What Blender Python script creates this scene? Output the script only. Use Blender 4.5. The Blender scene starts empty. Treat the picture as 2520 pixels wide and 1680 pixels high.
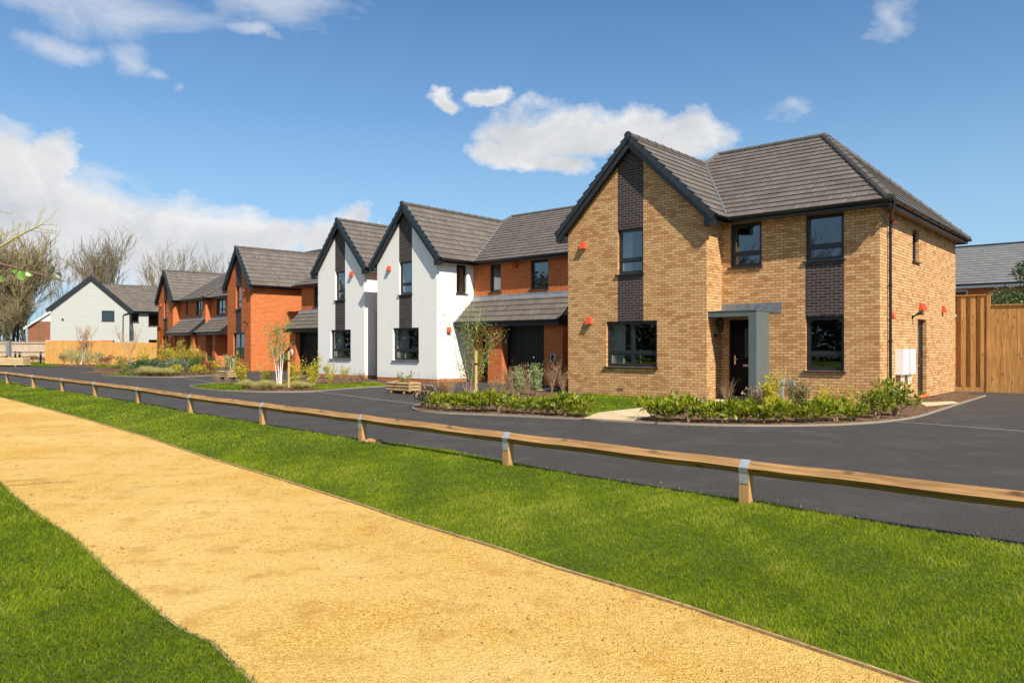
import bpy, math, random
import numpy as np
from mathutils import Vector, Matrix
PI = math.pi
C = bpy.context.scene.collection
# ------------------------------------------------------------------ camera constants (eye 1.5 m above the path)
F, CX, HY, H = 1824.0, 1260.0, 850.0, 1.5
def G(px, py, z=0.0):
    """ground point measured on the photograph (level eye line)"""
    t = (H - z) * F / (py - HY)
    return ((px - CX) / F * t, t)
def AT(px, d):
    return ((px - CX) / F * d, d)
# ------------------------------------------------------------------ mesh builder
class MB:
    def __init__(s): s.v = []; s.f = []; s.uvs = {}
    def poly(s, pts, uv=None):
        i = len(s.v)
        if uv: s.uvs[len(s.f)] = uv
        s.v += [tuple(p) for p in pts]; s.f.append(tuple(range(i, i + len(pts)))); return s
    def box(s, x0, x1, y0, y1, z0, z1, M=None):
        p = [(x0,y0,z0),(x1,y0,z0),(x1,y1,z0),(x0,y1,z0),(x0,y0,z1),(x1,y0,z1),(x1,y1,z1),(x0,y1,z1)]
        if M: p = [M(*q) for q in p]
        for f in ((0,3,2,1),(4,5,6,7),(0,1,5,4),(1,2,6,5),(2,3,7,6),(3,0,4,7)): s.poly([p[k] for k in f])
        return s
    def prism(s, prof, a0, a1, M):
        """prof: list of (p,q); extruded from a0 to a1; M(a,p,q)->xyz"""
        A = [M(a0, *k) for k in prof]; B = [M(a1, *k) for k in prof]
        s.poly(A[::-1]); s.poly(B)
        n = len(prof)
        for i in range(n): s.poly([A[i], A[(i+1)%n], B[(i+1)%n], B[i]])
        return s
    def tube(s, path, rad, n=6, cap=True, smooth=True):
        path = [Vector(p) for p in path]
        if not hasattr(rad, '__len__'): rad = [rad]*len(path)
        base = len(s.v); prev = None
        for i, p in enumerate(path):
            d = (path[min(i+1, len(path)-1)] - path[max(i-1, 0)])
            d = d.normalized() if d.length > 1e-9 else Vector((0,0,1))
            if prev is None:
                a = d.cross(Vector((0.3,0.2,1))) if abs(d.z) < .9 else d.cross(Vector((1,0,0)))
                a.normalize()
            else:
                a = (prev - d*prev.dot(d)); a.normalize()
            prev = a; b = d.cross(a)
            for k in range(n):
                t = 2*PI*k/n
                s.v.append(tuple(p + (a*math.cos(t)+b*math.sin(t))*rad[i]))
        for i in range(len(path)-1):
            for k in range(n):
                k2 = (k+1) % n
                s.f.append((base+i*n+k, base+i*n+k2, base+(i+1)*n+k2, base+(i+1)*n+k))
        if cap and n > 3:
            s.f.append(tuple(base+k for k in range(n-1,-1,-1)))
            s.f.append(tuple(base+(len(path)-1)*n+k for k in range(n)))
        return s
    def build(s, name, mat, parent=None, smooth=False, bevel=0.0):
        me = bpy.data.meshes.new(name)
        me.from_pydata(s.v, [], s.f); me.update()
        uv = me.uv_layers.new(name='UVMap')
        co = np.empty(len(me.vertices)*3, np.float32); me.vertices.foreach_get('co', co); co = co.reshape(-1,3)
        nl = len(me.loops)
        if nl:
            lv = np.empty(nl, np.int32); me.loops.foreach_get('vertex_index', lv)
            npoly = len(me.polygons)
            nn = np.empty(npoly*3, np.float32); me.polygons.foreach_get('normal', nn); nn = nn.reshape(-1,3)
            ls = np.empty(npoly, np.int32); me.polygons.foreach_get('loop_total', ls)
            N = np.repeat(nn, ls, axis=0)
            up = np.abs(N[:,2]) > .97
            U = np.stack([-N[:,1], N[:,0], np.zeros(nl)], 1)
            # one sign for all faces so bricks run on round corners
            L = np.linalg.norm(U, axis=1); L[L == 0] = 1; U /= L[:,None]
            V = np.cross(N, U)
            U[up] = (1,0,0); V[up] = (0,1,0)
            P = co[lv]
            uvs = np.stack([(P*U).sum(1), (P*V).sum(1)], 1).astype(np.float32)
            if s.uvs:
                st = np.concatenate([[0], np.cumsum(ls)[:-1]])
                for fi, q in s.uvs.items(): uvs[st[fi]:st[fi]+len(q)] = q
            uv.data.foreach_set('uv', uvs.ravel())
        if smooth: me.polygons.foreach_set('use_smooth', [True]*len(me.polygons))
        me.materials.append(mat)
        o = bpy.data.objects.new(name, me); C.objects.link(o)
        if parent: o.parent = parent
        if bevel:
            b = o.modifiers.new('bevel', 'BEVEL'); b.width = bevel; b.segments = 2; b.limit_method = 'ANGLE'
        return o
def tag(o, label=None, cat=None, group=None, kind=None):
    if label: o['label'] = label
    if cat: o['category'] = cat
    if group: o['group'] = group
    if kind: o['kind'] = kind
    return o
def empty(name, loc=(0,0,0), rz=0.0, label=None, cat=None, group=None):
    o = bpy.data.objects.new(name, None); C.objects.link(o); o.location = loc; o.rotation_euler = (0,0,rz)
    o.empty_display_size = .2
    return tag(o, label, cat, group)
def copy_tree(o, parent=None):
    c = o.copy(); C.objects.link(c); c.parent = parent
    for ch in [x for x in o.children]: copy_tree(ch, c)
    return c
# ------------------------------------------------------------------ materials
class NT:
    def __init__(s, name):
        s.m = bpy.data.materials.new(name); s.m.use_nodes = True
        s.t = s.m.node_tree; s.N = s.t.nodes; s.b = s.N['Principled BSDF']; s.out = s.N['Material Output']
    def n(s, typ, **kw):
        o = s.N.new(typ)
        for k, v in kw.items():
            if k[0] == '_': setattr(o, k[1:], v)
            else: s.set(o, k, v)
        return o
    def set(s, node, key, v):
        sock = node.inputs[int(key[1:])] if key[0] == 'i' and key[1:].isdigit() else node.inputs[key.replace('__', ' ')]
        if isinstance(v, bpy.types.NodeSocket): s.t.links.new(v, sock)
        else:
            if hasattr(sock.default_value, '__len__') and hasattr(v, '__len__') and len(sock.default_value) == 4 and len(v) == 3: v = (*v, 1)
            sock.default_value = v
    def uv(s): return s.n('ShaderNodeUVMap').outputs[0]
    def obj(s): return s.n('ShaderNodeTexCoord').outputs['Object']
    def noise(s, vec, scale, detail=4, rough=.55, dist=0):
        return s.n('ShaderNodeTexNoise', Vector=vec, Scale=scale, Detail=detail, Roughness=rough, Distortion=dist).outputs[0]
    def ramp(s, fac, *st, interp='LINEAR'):
        r = s.n('ShaderNodeValToRGB', Fac=fac); r.color_ramp.interpolation = interp
        e = r.color_ramp.elements
        while len(e) > 1: e.remove(e[-1])
        e[0].position = st[0][0]; e[0].color = cc(st[0][1])
        for p, c in st[1:]:
            k = e.new(p); k.color = cc(c)
        return r.outputs[0]
    def mix(s, fac, a, b, mode='MIX'):
        m = s.n('ShaderNodeMix', _data_type='RGBA', _blend_type=mode)
        s.set(m, 'i0', fac); s.set(m, 'i6', a); s.set(m, 'i7', b)
        return m.outputs[2]
    def math(s, op, a, b=0.0, c=None, clamp=False):
        m = s.n('ShaderNodeMath', _operation=op, _use_clamp=clamp); s.set(m, 'i0', a); s.set(m, 'i1', b)
        if c is not None: s.set(m, 'i2', c)
        return m.outputs[0]
    def vm(s, op, a, b):
        m = s.n('ShaderNodeVectorMath', _operation=op); s.set(m, 'i0', a); s.set(m, 'i1', b); return m.outputs[0]
    def bump(s, h, strength=.3, dist=.01):
        b = s.n('ShaderNodeBump', Height=h, Strength=strength, Distance=dist); s.set(s.b, 'Normal', b.outputs[0]); return b
    def col(s, c): s.set(s.b, 'Base Color', c)
    def rough(s, r, spec=None):
        s.set(s.b, 'Roughness', r)
        if spec is not None: s.set(s.b, 'Specular IOR Level', spec)
def cc(c):
    return (c, c, c, 1) if isinstance(c, (int, float)) else (*c, 1) if len(c) == 3 else c
def plain(name, c, rough=.5, var=.12, scale=6, metallic=0, spec=.5, bump=0, bscale=60):
    m = NT(name); nz = m.noise(m.obj(), scale, 5)
    m.col(m.mix(nz, [k*(1-var) for k in c], [min(1, k*(1+var)) for k in c]))
    m.set(m.b, 'Roughness', m.ramp(m.noise(m.obj(), scale*3, 3), (.3, rough*.85), (.7, min(1, rough*1.15))))
    m.set(m.b, 'Metallic', metallic); m.set(m.b, 'Specular IOR Level', spec)
    if bump: m.bump(m.noise(m.obj(), bscale, 4), bump, .005)
    return m.m
def brick_mat(name, dark, mid, light, mortar, msize=.010, mottled=True):
    m = NT(name); uv = m.uv()
    br = m.n('ShaderNodeTexBrick', Vector=uv, Color1=cc(0.0), Color2=cc(1.0), Mortar=cc(.5), Scale=1.0, **{'Mortar Size': msize/2, 'Mortar Smooth': .15, 'Bias': 0.0, 'Brick Width': .225, 'Row Height': .075}, _offset=.5)
    per = br.outputs['Color']; fac = br.outputs['Fac']
    c = m.ramp(per, (0, dark), (.35, mid), (.7, light), (1, mid))
    if mottled:
        st = m.vm('MULTIPLY', uv, (9, 26, 1)); nz = m.noise(st, 1.0, 4, .6)
        c = m.mix(m.ramp(nz, (.42, 0), (.62, .5)), c, dark)
    big = m.noise(uv, .5, 4)
    c = m.mix(m.ramp(big, (.35, .0), (.7, .22)), c, mid)
    fine = m.noise(uv, 90, 3)
    c = m.mix(m.ramp(fine, (.3, .18), (.7, 0)), c, (0.02,.015,.01))
    mo = m.mix(m.noise(uv, 30, 3), mortar, [k*.7 for k in mortar])
    m.col(m.mix(fac, c, mo)); m.rough(.88, .25)
    h = m.math('SUBTRACT', m.math('MULTIPLY', m.noise(uv, 60, 4), .3), fac)
    m.bump(h, .55, .006)
    return m.m
YB = brick_mat('buff_brick', (.44,.205,.083), (.65,.375,.160), (.78,.515,.255), (.22,.11,.052), .014)
RB = brick_mat('orange_red_brick', (.42,.088,.016), (.52,.115,.020), (.58,.145,.030), (.70,.36,.18), .014, mottled=False)
RBD = brick_mat('dull_red_brick', (.16,.055,.03), (.23,.075,.038), (.30,.10,.05), (.34,.22,.15), .014, mottled=False)
DB = brick_mat('dark_blue_brick', (.024,.024,.029), (.036,.036,.042), (.052,.050,.056), (.27,.18,.14), .015, mottled=False)
def tile_mat(name, a, b, joint=(.02,.018,.016)):
    m = NT(name); uv = m.uv()
    br = m.n('ShaderNodeTexBrick', Vector=uv, Color1=cc(0.0), Color2=cc(1.0), Mortar=cc(.5), Scale=1.0, **{'Mortar Size': .007, 'Mortar Smooth': .2, 'Bias': 0.0, 'Brick Width': .30, 'Row Height': .32}, _offset=.5)
    c = m.ramp(br.outputs['Color'], (0, a), (1, b))
    c = m.mix(m.ramp(m.noise(uv, .8, 5), (.35, 0), (.75, .4)), c, [k*1.25 for k in b])
    sp = m.noise(uv, 40, 5, .7); c = m.mix(m.ramp(sp, (.45, .25), (.6, 0)), c, [k*.5 for k in a])
    # a few chalky cut joints
    ch = m.ramp(m.noise(uv, 1.3, 3), (.40, 0), (.6, 1)); jo = m.mix(m.math('MULTIPLY', ch, .9), joint, (.40,.34,.28))
    m.col(m.mix(br.outputs['Fac'], c, jo)); m.rough(.72, .35)
    m.bump(m.math('SUBTRACT', m.math('MULTIPLY', sp, .3), br.outputs['Fac']), .5, .006)
    return m.m
TILE = tile_mat('brown_grey_roof_tile', (.100,.084,.072), (.142,.121,.105))
TILE_G = tile_mat('grey_roof_tile', (.15,.15,.15), (.185,.183,.18))
TILE_D = tile_mat('dark_slate_tile', (.04,.042,.05), (.06,.062,.07))
RIDGE = plain('ridge_tile_concrete', (.085,.072,.063), .75, .25, 8, bump=.3)
CAP = plain('dark_blue_grey_verge_plastic', (.021,.028,.034), .38, .15, 5)
BLACK = plain('black_plastic_gutter', (.010,.011,.013), .28, .15, 4)
FASC = plain('anthracite_upvc', (.016,.017,.020), .35, .1, 3)
SOFF = plain('grey_soffit_board', (.10,.085,.085), .5, .1, 3)
FRAME = plain('anthracite_window_frame', (.020,.023,.030), .33, .1, 5)
DOORM = plain('black_composite_door', (.005,.005,.006), .5, .1, 5, spec=.12)
GDOOR = plain('black_steel_garage_door', (.010,.011,.015), .38, .1, 3)
ZINC = plain('weathered_grey_grp', (.10,.125,.125), .5, .22, 4, bump=.1)
LEAD = plain('lead_flashing', (.22,.235,.26), .34, .6, 7, metallic=.35, bump=.3, bscale=25)
REDV = plain('orange_clay_vent', (.56,.075,.022), .6, .15, 9)
WHITEP = plain('white_plastic', (.80,.80,.80), .35, .04, 4)
LIGHTG = plain('pale_grey_plastic', (.24,.26,.275), .4, .08, 6)
CHARG = plain('silver_grey_plastic', (.50,.53,.56), .3, .05, 6)
CHROME = plain('brushed_steel', (.62,.60,.56), .25, .1, 20, metallic=1)
GALV = NT('galvanised_steel')
_v = GALV.n('ShaderNodeTexVoronoi', Vector=GALV.obj(), Scale=60.0)
GALV.col(GALV.ramp(_v.outputs['Color'], (0, (.36,.40,.43)), (1, (.52,.56,.60)))); GALV.set(GALV.b, 'Metallic', .45); GALV.rough(.42); GALV = GALV.m
# white render, faintly stained near the ground and below the sills
_m = NT('white_render'); _o = _m.obj()
_nz = _m.noise(_o, 1.3, 6, .65); _m.col(_m.mix(_m.ramp(_nz, (.35, 0), (.75, .5)), (.84,.82,.78), (.79,.765,.72)))
_z = _m.n('ShaderNodeSeparateXYZ', Vector=_o).outputs[2]; _d = _m.math('MULTIPLY', _m.ramp(_z, (.12, .55), (.55, 0)), _m.ramp(_m.noise(_o, 5, 6, .7), (.42, 0), (.68, 1)))
_st = _m.ramp(_m.noise(_m.vm('MULTIPLY', _o, (3.2,3.2,.25)), 2.0, 5, .6), (.58, 0), (.76, .16))
_c0 = _m.b.inputs['Base Color'].links[0].from_socket; _m.col(_m.mix(_m.math('MAXIMUM', _d, _st), _c0, (.42,.37,.31)))
_m.rough(.92, .2); _m.bump(_m.noise(_o, 130, 3), .25, .003); RENDER = _m.m
# horizontal cladding boards
_m = NT('pale_cladding_board'); _s = _m.n('ShaderNodeSeparateXYZ', Vector=_m.obj()).outputs[2]
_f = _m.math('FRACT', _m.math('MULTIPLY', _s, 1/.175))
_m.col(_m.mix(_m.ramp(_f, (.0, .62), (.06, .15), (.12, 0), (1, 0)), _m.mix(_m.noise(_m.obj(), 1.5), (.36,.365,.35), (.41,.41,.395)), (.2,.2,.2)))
_m.rough(.7); _m.bump(_m.math('SUBTRACT', 1.0, _f), .8, .02); CLAD = _m.m
def wood_mat(name, a, b, dark, axis=2, knots=True, rough=.75, boards=0.0, wave=1.0):
    m = NT(name); o = m.obj()
    sc = [22, 22, 22]; sc[axis] = 1.3
    st = m.vm('MULTIPLY', o, tuple(sc)); nz = m.noise(st, wave, 6, .6, .6)
    c = m.mix(m.ramp(nz, (.38, 0), (.62, 1)), [q*.8 for q in a], [q*1.12 for q in b])
    s2 = list(sc); s2[axis] = .55; c = m.mix(m.ramp(m.noise(m.vm('MULTIPLY', o, tuple(q*2.2 for q in s2)), wave, 4, .7), (.57, 0), (.66, .7)), c, [q*.35 for q in dark])
    inf = m.n('ShaderNodeObjectInfo').outputs['Random']
    c = m.mix(m.ramp(m.noise(o, 1.1, 3), (.35, 0), (.7, .45)), c, dark)
    if knots:
        k = [7, 7, 7]; k[axis] = 2.6
        v = m.n('ShaderNodeTexVoronoi', Vector=m.vm('MULTIPLY', o, tuple(k)), Scale=1.0, Randomness=1.0).outputs['Distance']
        c = m.mix(m.ramp(v, (.06, .95), (.13, .55), (.2, 0)), c, [k_*.4 for k_ in dark])
    c = m.mix(m.math('MULTIPLY', inf, .25), c, b)
    m.col(c); m.rough(rough, .3); m.bump(nz, .35, .004)
    return m.m
RAILW = wood_mat('treated_rail_timber', (.27,.145,.055), (.41,.235,.095), (.17,.09,.038), axis=0)
POSTW = wood_mat('treated_post_timber', (.40,.22,.085), (.52,.31,.12), (.30,.15,.05), axis=2)
FENCEW = wood_mat('new_fence_board', (.42,.205,.062), (.55,.30,.098), (.30,.135,.036), axis=2)
FENCEF = wood_mat('far_fence_board', (.50,.25,.065), (.60,.33,.10), (.42,.19,.045), axis=2)
WEATH = wood_mat('weathered_fence_board', (.40,.30,.22), (.52,.41,.31), (.34,.24,.17), axis=2, knots=False)
STAKEW = wood_mat('pale_stake_timber', (.42,.27,.09), (.52,.36,.15), (.5,.33,.14), axis=2)
LOGW = wood_mat('peeled_log_timber', (.30,.20,.10), (.46,.32,.16), (.24,.15,.07), axis=0, knots=False)
LOGP = wood_mat('pale_peeled_log', (.52,.40,.20), (.60,.48,.27), (.42,.31,.14), axis=0, knots=False)
EDGEW = wood_mat('grey_edging_board', (.30,.19,.09), (.44,.30,.15), (.12,.08,.05), axis=0, knots=False)
def bark(name, a, b, sc=9):
    m = NT(name); o = m.obj(); nz = m.noise(m.vm('MULTIPLY', o, (1,1,.35)), sc, 6, .7)
    m.col(m.mix(m.ramp(nz, (.35, 0), (.65, 1)), a, b)); m.rough(.9, .2); m.bump(nz, .6, .01); return m.m
BARK = bark('grey_brown_bark', (.11,.085,.06), (.21,.175,.125))
TWIG = bark('olive_brown_twigs', (.13,.10,.06), (.22,.18,.11))
TWIGD = bark('dark_thicket_twigs', (.15,.12,.065), (.27,.22,.12))
BIRCH = bark('white_birch_bark', (.50,.46,.40), (.80,.77,.72), 14)
BIRCHT = bark('pinkish_birch_twig', (.30,.19,.13), (.46,.32,.22))
DEADT = bark('dry_brown_twig', (.26,.17,.10), (.42,.30,.19))
PURPLE = bark('purple_bramble_stem', (.12,.05,.06), (.22,.10,.09))
STEMG = bark('yellow_green_branch', (.30,.25,.09), (.42,.36,.15))
def leaf_mat(name, cols, trans=.35, rough=.45, spec=.5):
    """per-leaf colour from the face attribute 'tint'"""
    m = NT(name); at = m.n('ShaderNodeAttribute', _attribute_name='tint').outputs['Fac']
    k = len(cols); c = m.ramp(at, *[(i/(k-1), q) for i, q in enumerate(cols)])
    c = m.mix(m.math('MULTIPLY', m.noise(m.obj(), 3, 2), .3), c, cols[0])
    m.col(c); m.rough(rough, spec)
    tr = m.n('ShaderNodeBsdfTranslucent', Color=m.mix(1.0, c, (1.3,1.35,.7), 'MULTIPLY'))
    mx = m.n('ShaderNodeMixShader', Fac=trans); m.set(mx, 'i1', m.b.outputs[0]); m.set(mx, 'i2', tr.outputs[0])
    m.t.links.new(mx.outputs[0], m.out.inputs[0]); return m.m
L_LAUREL = leaf_mat('laurel_leaf', [(.06,.080,.008), (.17,.21,.010), (.30,.34,.014), (.44,.42,.03)], .4, .4)
L_DARK = leaf_mat('dark_evergreen_leaf', [(.018,.05,.014), (.04,.10,.022), (.075,.15,.04)], .2)
L_GOLD = leaf_mat('golden_euonymus_leaf', [(.16,.18,.015), (.46,.40,.02), (.68,.56,.03), (.78,.66,.10)], .35)
L_VARI = leaf_mat('cream_variegated_leaf', [(.12,.19,.07), (.34,.40,.18), (.60,.60,.36)], .3)
L_GREY = leaf_mat('grey_green_leaf', [(.07,.11,.06), (.15,.20,.12), (.28,.33,.22)], .25)
L_RED = leaf_mat('bronze_red_leaf', [(.10,.025,.015), (.24,.06,.03), (.33,.12,.05)], .3)
L_PINK = leaf_mat('pink_blossom_petal', [(.42,.16,.15), (.60,.30,.27), (.70,.45,.40)], .3)
L_BIRCH = leaf_mat('young_birch_leaf', [(.11,.22,.02), (.19,.34,.03), (.30,.42,.05)], .4)
L_BROWN = leaf_mat('dry_brown_leaf', [(.16,.085,.035), (.30,.18,.08), (.44,.31,.17)], .3)
L_BLOND = leaf_mat('blond_sedge_blade', [(.36,.30,.10), (.55,.48,.20), (.70,.62,.34)], .3)
L_OLIVE = leaf_mat('olive_bud', [(.14,.14,.04), (.24,.22,.07)], .3)
L_ORANGE = leaf_mat('orange_brown_dry_leaf', [(.28,.12,.03), (.46,.23,.07), (.5,.3,.12)], .3)
GRASSM = leaf_mat('grass_blade', [(.062,.105,.003), (.135,.200,.004), (.215,.29,.006), (.31,.35,.02), (.46,.38,.12)], .42, .75, .12)
# ground materials
def ground(name, f):
    m = NT(name); f(m, m.obj()); return m.m
def _asph(m, o):
    a = m.noise(o, 70, 3, .8); b = m.noise(o, .35, 6, .6); d = m.noise(m.vm('MULTIPLY', o, (.5,2,1)), 2.2, 5, .6)
    c = m.mix(m.ramp(a, (.42, 0), (.60, 1)), (.010,.009,.0085), (.100,.089,.082))
    c = m.mix(m.ramp(b, (.4, 0), (.7, .35)), c, (.062,.056,.053))
    c = m.mix(m.ramp(d, (.55, 0), (.75, .25)), c, (.062,.056,.052))
    v = m.n('ShaderNodeTexVoronoi', Vector=o, Scale=7.0).outputs['Distance']; g2 = m.noise(o, 26, 3, .7); c = m.mix(m.ramp(g2, (.36, .55), (.5, 0)), c, (.012,.011,.011)); c = m.mix(m.ramp(m.noise(o, 1.1, 6, .7), (.48, 0), (.64, .5)), c, (.085,.078,.072))
    c = m.mix(m.ramp(v, (.03, .6), (.05, 0)), c, (.16,.145,.13))
    m.col(c); m.rough(.82, .3); m.bump(a, 1, .012)
ASPH = ground('new_asphalt', _asph)
def _grav(m, o):
    v = m.n('ShaderNodeTexVoronoi', Vector=o, Scale=120.0); v2 = m.n('ShaderNodeTexVoronoi', Vector=o, Scale=30.0)
    per = m.n('ShaderNodeSeparateColor', Color=v.outputs['Color']).outputs[0]
    c = m.ramp(per, (0, (.36,.18,.028)), (.35, (.54,.31,.058)), (.75, (.64,.40,.092)), (1, (.72,.52,.21)))
    big = m.noise(o, .55, 6, .6); c = m.mix(m.ramp(big, (.38, 0), (.62, .7)), c, (.68,.475,.175))
    med = m.noise(o, 3.2, 5, .65); c = m.mix(m.ramp(med, (.52, 0), (.68, .7)), c, (.44,.235,.05)); c = m.mix(m.ramp(m.noise(o, 1.1, 7, .7), (.60, 0), (.70, .5)), c, (.34,.22,.10))
    c = m.mix(m.ramp(v2.outputs['Distance'], (.04, .6), (.08, 0)), c, (.15,.085,.035))
    m.col(c); m.rough(.9, .2)
    h = m.math('ADD', m.math('MULTIPLY', m.ramp(v.outputs['Distance'], (0, 1), (.7, 0)), .6), m.math('MULTIPLY', m.noise(o, 45, 4, .7), .9))
    h = m.math('ADD', h, m.math('MULTIPLY', m.noise(o, 9, 3), .8))
    m.bump(h, .9, .012)
GRAV = ground('golden_gravel', _grav)
def _soil(m, o):
    n1 = m.noise(o, .8, 6, .6); n2 = m.noise(o, 30, 5, .7)
    c = m.mix(n1, (.07,.13,.005), (.12,.19,.008)); c = m.mix(m.ramp(n2, (.4, .8), (.65, 0)), c, (.05,.045,.02))
    m.col(c); m.rough(.95, .1); m.bump(n2, .9, .02)
TURF = ground('turf_base', _soil)
def _mulch(m, o):
    v = m.n('ShaderNodeTexVoronoi', Vector=m.vm('MULTIPLY', o, (1,1.8,1)), Scale=26.0)
    per = m.n('ShaderNodeSeparateColor', Color=v.outputs['Color']).outputs[0]
    m.col(m.ramp(per, (0, (.045,.025,.014)), (.5, (.13,.072,.042)), (.85, (.22,.13,.08)), (1, (.42,.29,.18))))
    m.rough(.95, .1); m.bump(m.math('ADD', per, m.noise(o, 20, 4)), 1, .03)
MULCH = ground('bark_mulch', _mulch)
def _pave(m, o):
    br = m.n('ShaderNodeTexBrick', Vector=m.uv(), Color1=cc(0.0), Color2=cc(1.0), Mortar=cc(.5), Scale=1.0, **{'Mortar Size': .006, 'Mortar Smooth': .1, 'Bias': 0.0, 'Brick Width': .45, 'Row Height': .45}, _offset=0.0)
    c = m.ramp(br.outputs['Color'], (0, (.56,.43,.26)), (1, (.68,.55,.36))); c = m.mix(m.ramp(m.noise(o, 3, 5), (.4, 0), (.7, .5)), c, (.44,.32,.17))
    m.col(m.mix(br.outputs['Fac'], m.mix(.3, c, (.3,.22,.11)), (.3,.24,.16))); m.rough(.85, .3); m.bump(m.noise(o, 40, 4), .3, .005)
PAVE = ground('buff_paving_slab', _pave)
KERB = plain('pale_concrete_edging', (.25,.21,.165), .85, .2, 5, bump=.3)
DARKIN = plain('dim_room_wall', (.20,.19,.175), .9, .1, 2)
CURT = plain('pale_window_reveal', (.66,.66,.64), .8, .05, 3)
# glass
_m = NT('window_glass'); _g = _m.n('ShaderNodeBsdfGlossy', Color=cc((.92,.96,1)), Roughness=.01)
_wn = _m.noise(_m.obj(), 1.1, 2); _bp = _m.n('ShaderNodeBump', Height=_wn, Strength=.05, Distance=.05); _m.set(_g, 'Normal', _bp.outputs[0])
_t = _m.n('ShaderNodeBsdfTransparent', Color=cc((.62,.66,.64))); _lw = _m.n('ShaderNodeLayerWeight', Blend=.5).outputs['Facing']; _fr = _m.n('ShaderNodeValToRGB', Fac=_lw); _e = _fr.color_ramp.elements; _e[0].color = cc(.13); _e[1].color = cc(1.0); _k = _e.new(.45); _k.color = cc(.24); _k = _e.new(.78); _k.color = cc(.45)
_mx = _m.n('ShaderNodeMixShader', Fac=_fr.outputs[0]); _m.set(_mx, 'i1', _t.outputs[0]); _m.set(_mx, 'i2', _g.outputs[0])
_m.t.links.new(_mx.outputs[0], _m.out.inputs[0]); GLASS = _m.m
# ------------------------------------------------------------------ house kit
def PF(c): return lambda a, d, z: (a, c - d, z)      # front plane y=c, d = outwards
def PR(c): return lambda a, d, z: (c + d, a, z)      # right hand side plane x=c
def PL(c): return lambda a, d, z: (c - d, a, z)
def PB(c): return lambda a, d, z: (a, c + d, z)
def pb(mb, P, a0, a1, d0, d1, z0, z1):
    return mb.box(a0, a1, d0, d1, z0, z1, M=lambda x, y, z: P(x, y, z))
def topz(top, a):
    if not hasattr(top, '__len__'): return top
    for (a0, z0), (a1, z1) in zip(top, top[1:]):
        if a <= a1 + 1e-9: return z0 + (z1 - z0) * (a - a0) / (a1 - a0) if a1 > a0 else z1
    return top[-1][1]
def wall(mb, P, a0, a1, z0, top, holes=(), reveal=.10):
    """outer skin of a wall with real openings; hole=(a0,a1,z0,z1,reveal?)"""
    br = {a0, a1}
    for h in holes: br |= {min(max(h[0], a0), a1), min(max(h[1], a0), a1)}
    if hasattr(top, '__len__'): br |= {a for a, _ in top if a0 < a < a1}
    br = sorted(br)
    for u, w in zip(br, br[1:]):
        if w - u < 1e-6: continue
        mid = (u + w) / 2
        hs = sorted([h for h in holes if h[0] < mid < h[1]], key=lambda h: h[2])
        z = z0; tu, tw = topz(top, u + 1e-9), topz(top, w)
        for h in hs:
            if h[2] > z: mb.poly([P(u,0,z), P(w,0,z), P(w,0,h[2]), P(u,0,h[2])])
            z = h[3]
        if z < max(tu, tw):
            mb.poly([P(u,0,z), P(w,0,z), P(w,0,tw), P(u,0,tu)])
    for h in holes:
        r = h[4] if len(h) > 4 else reveal
        if r <= 0: continue
        A, B, Z0, Z1 = h[:4]
        mb.poly([P(A,0,Z0), P(A,0,Z1), P(A,-r,Z1), P(A,-r,Z0)]); mb.poly([P(B,0,Z0), P(B,0,Z1), P(B,-r,Z1), P(B,-r,Z0)])
        mb.poly([P(A,0,Z1), P(B,0,Z1), P(B,-r,Z1), P(A,-r,Z1)]); mb.poly([P(A,0,Z0), P(B,0,Z0), P(B,-r,Z0), P(A,-r,Z0)])
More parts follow.
